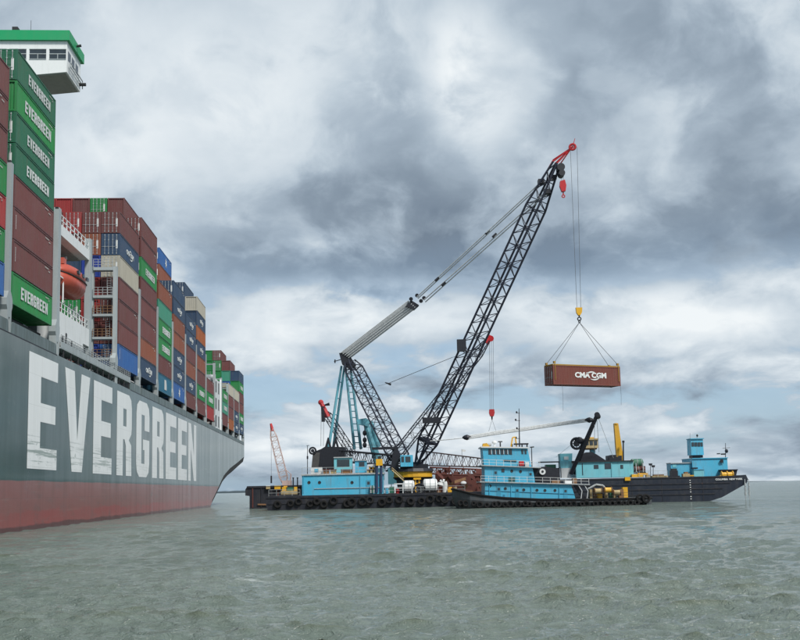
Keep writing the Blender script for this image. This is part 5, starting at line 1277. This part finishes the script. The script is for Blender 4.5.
house(((485.5, 490.3), (575, 494), (575, 494.5), (485.5, 490.8)), TY+.93, TY+1.0, 'rubbing_band', paint('band_blue', (.03, .17, .27), .5), H1)
house(((483, 443.5), (487, 443), (490, 447), (482.5, 447)), TY+2.2, TY+3.2, 'searchlight_shield', yellow)
m = MB(); rail(m, [W(481, 481.2, TY+.7), W(535, 482.6, TY+.7), W(589, 484, TY+.7)], .78, .03, 1.0, 2); m.build('boat_deck_railing', white, tug, kind='stuff')
m = MB(); rail(m, [W(482, 464.9, TY+1.2), W(540, 467.2, TY+1.2)], .8, .03, 1.0, 2); m.build('bridge_railing', white, tug, kind='stuff')
m = MB(); rail(m, [W(576, 498.7, TY+.9), W(633, 498, TY+1.2)], .8, .03, 1.3, 2); m.build('stern_railing', dkgrey, tug, kind='stuff')
for x0, y0, y1, hh in ((493.6, 470, 481.6, H2), (528.5, 471.5, 482.6, H2), (496.8, 486.3, 498.5, H1), (515.2, 487.8, 499, H1), (563.5, 488.4, 499.5, H1)):
    yo = TY+(1.46 if hh == H2 else .96)
    d_ = house(((x0, y0), (x0+4.2, y0+.1), (x0+4.2, y1), (x0, y1)), yo, yo+.05, 'door', paint('door_blue', (.075, .32, .47), .45, .35, .4), hh)
    house(((x0+.9, y0+1.4), (x0+3.2, y0+1.45), (x0+3.2, y0+4), (x0+.9, y0+3.95)), yo-.015, yo+.01, 'door_window', glassm, d_)
for px in (489.5, 511.3, 531.2, 559.2):
    m = MB(); m.tube(W(px, 485.5 if px > 487 else 484, TY+.9), W(px, 498.5, TY+.9), .05, .05, 5); m.build('drain_pipe', blue, H1)
for i in range(5):
    a = 487.4+i*4.05+4.0; house(((a-.25, 449), (a+.25, 449), (a+.45, 454.2), (a-.05, 454.2)), TY+1.9, TY+1.96, 'window_post', white, H3)
# mast, radar, gear on the wheelhouse roof
m = MB(); m.tube(W(519.5, 446.8, TC), W(519, 408.5, TC), .10, .045, 6); mt_ = m.build('mast', black, tug)
for py, w_ in ((413, .25), (420.5, .35), (429, .22), (438.5, .3)):
    c2 = W(519, py, TC); m = MB(); m.tube(c2-Vector((w_*1.6, 0, 0)), c2+Vector((w_*.5, 0, 0)), .04, .04, 5); m.ball(c2-Vector((w_*1.4, 0, -.12)), .14, .14, .18, 8, 4); m.build('mast_light', black, mt_)
m = MB(); c2 = W(522, 444, TC); m.box(c2-Vector((1.2, .5, .1)), c2+Vector((.9, .5, .1)))
for px in (512, 522, 527): m.tube(W(px, 444, TC), W(px, 447, TC), .1, .1, 5)
m.build('mast_platform', black, tug)
m = MB(); m.path([W(511, 446.6, TC), W(512.5, 437.5, TC), W(515.3, 437, TC), W(516.5, 446.6, TC)], .10, 6); m.build('horn_frame', yellow, tug)
m = MB(); c2 = W(494.5, 444.7, TC-1); m.tube(c2-Vector((0, 0, .4)), c2+Vector((0, 0, .1)), .12, .12, 6); m.ball(c2+Vector((0, 0, .35)), .38, .3, .28, 10, 5); m.build('radar_dome', white, tug)
m = MB(); c2 = W(500.2, 442.3, TC); m.tube(c2-Vector((0, 0, .65)), c2, .1, .1, 6); m.box(c2-Vector((.32, .12, -.02)), c2+Vector((.32, .12, .18))); m.build('radar_scanner', dkgrey, tug)
m = MB(); c2 = W(490, 445.2, TC-1.5); m.tube(c2-Vector((0, 0, .3)), c2, .08, .08, 6); m.tube(c2+Vector((-.25, 0, .1)), c2+Vector((.2, 0, .1)), .2, .2, 8); m.build('searchlight', steel, tug)
m = MB(); m.tube(W(532, 467, TC-2), W(531.5, 446.5, TC-2), .07, .06, 6); m.tube(W(530, 447.3, TC-2), W(534, 446.8, TC-2), .09, .09, 5); m.build('lamp_post', dkgrey, tug)
m = MB(); m.box(W(519.5, 465.8, TY+1.6), W(523.5, 461.2, TY+2.2)); m.build('red_locker', redp, tug); 
house(((525.5, 462), (529.2, 462), (529.2, 466.6), (525.5, 466.4)), TY+1.6, TY+2.1, 'white_locker', white)
# towing winch on the boat deck and stern clutter
c2 = W(542.5, 471.5, TY+3); m = MB(); m.tube(c2-Vector((0, .15, 0)), c2+Vector((0, .15, 0)), .52, .52, 18); dr = m.build('winch_flange', white, tug)
m = MB(); m.tube(c2-Vector((0, .2, 0)), c2+Vector((0, .9, 0)), .18, .3, 10); m.ring(c2+Vector((0, -.16, 0)), (0, 1, 0), .5, .05, 18, 5); m.build('winch_hub', dkgrey, dr)
m = MB(); m.prism([W(x, y, TY+3.6) for x, y in ((533, 468), (539, 467), (546, 466.5), (560, 469), (560, 483.5), (536, 483))], (0, 2.5, 0)); m.build('winch_house', black, tug)
m = MB(); m.prism([W(x, y, TY+1.2) for x, y in ((573.5, 485), (577, 485), (587, 499), (582.5, 499))], (0, .5, 0)); st_ = m.build('stair', black, tug)
m = MB()
for q in ((578.5, 485), (584.5, 485)): 
    m.tube(W(q[0], 485.2, TY+.8), W(q[0]+3.5, 491, TY+.8), .06, .06, 5); m.tube(W(q[0]+3.5, 491, TY+.8), W(q[0]+2.5, 498.5, TY+.8), .06, .06, 5)
m.build('stair_rail', white, st_, kind='stuff')
for a, b, t, bt, mt, nm in ((552, 560, 480, 483.6, brown, 'deck_locker'), (565, 572, 480.3, 483.8, white, 'deck_locker'), (573, 577, 478, 484, brown, 'deck_locker')):
    house(((a, t), (b, t+.2), (b, bt), (a, bt)), TY+2.0, TY+3.2, nm, mt)
o = thing('towing_gear', 'cluttered tan towing winch and pipes on the tug stern deck', 'winch', W(605, 498, TY+3)); rng = random.Random(31)
for k in range(9):
    px, w_ = 591+k*3.9+rng.uniform(-1, 1), rng.uniform(2, 5); t = rng.uniform(487, 493)
    m = pxbox(px, t, px+w_, 498.6, TY+2.2+rng.random()*2, 1.); m.build('gear_block', (tan, brown, yellow, black, tan, greenp)[k % 6], o)
for px, py in ((598, 491), (608, 490), (617, 492.5)):
    c2 = W(px, py, TY+2); m = MB(); m.tube(c2-Vector((.5, 0, 0)), c2+Vector((.5, 0, 0)), .38, .38, 12); m.build('gear_drum', tan if px != 608 else yellow, o)
    for dx in (-.5, .5): m = MB(); m.ring(c2+Vector((dx, 0, 0)), (1, 0, 0), .42, .07, 12, 5); m.build('gear_flange', brown, o)
m = MB(); m.path([W(588, 489, TY+2.5), W(596, 484.5, TY+2.5), W(603, 485.5, TY+2.5), W(607, 491, TY+2.5)], .14, 6); m.build('bent_pipe', steel, o)
bpy.context.view_layer.update()
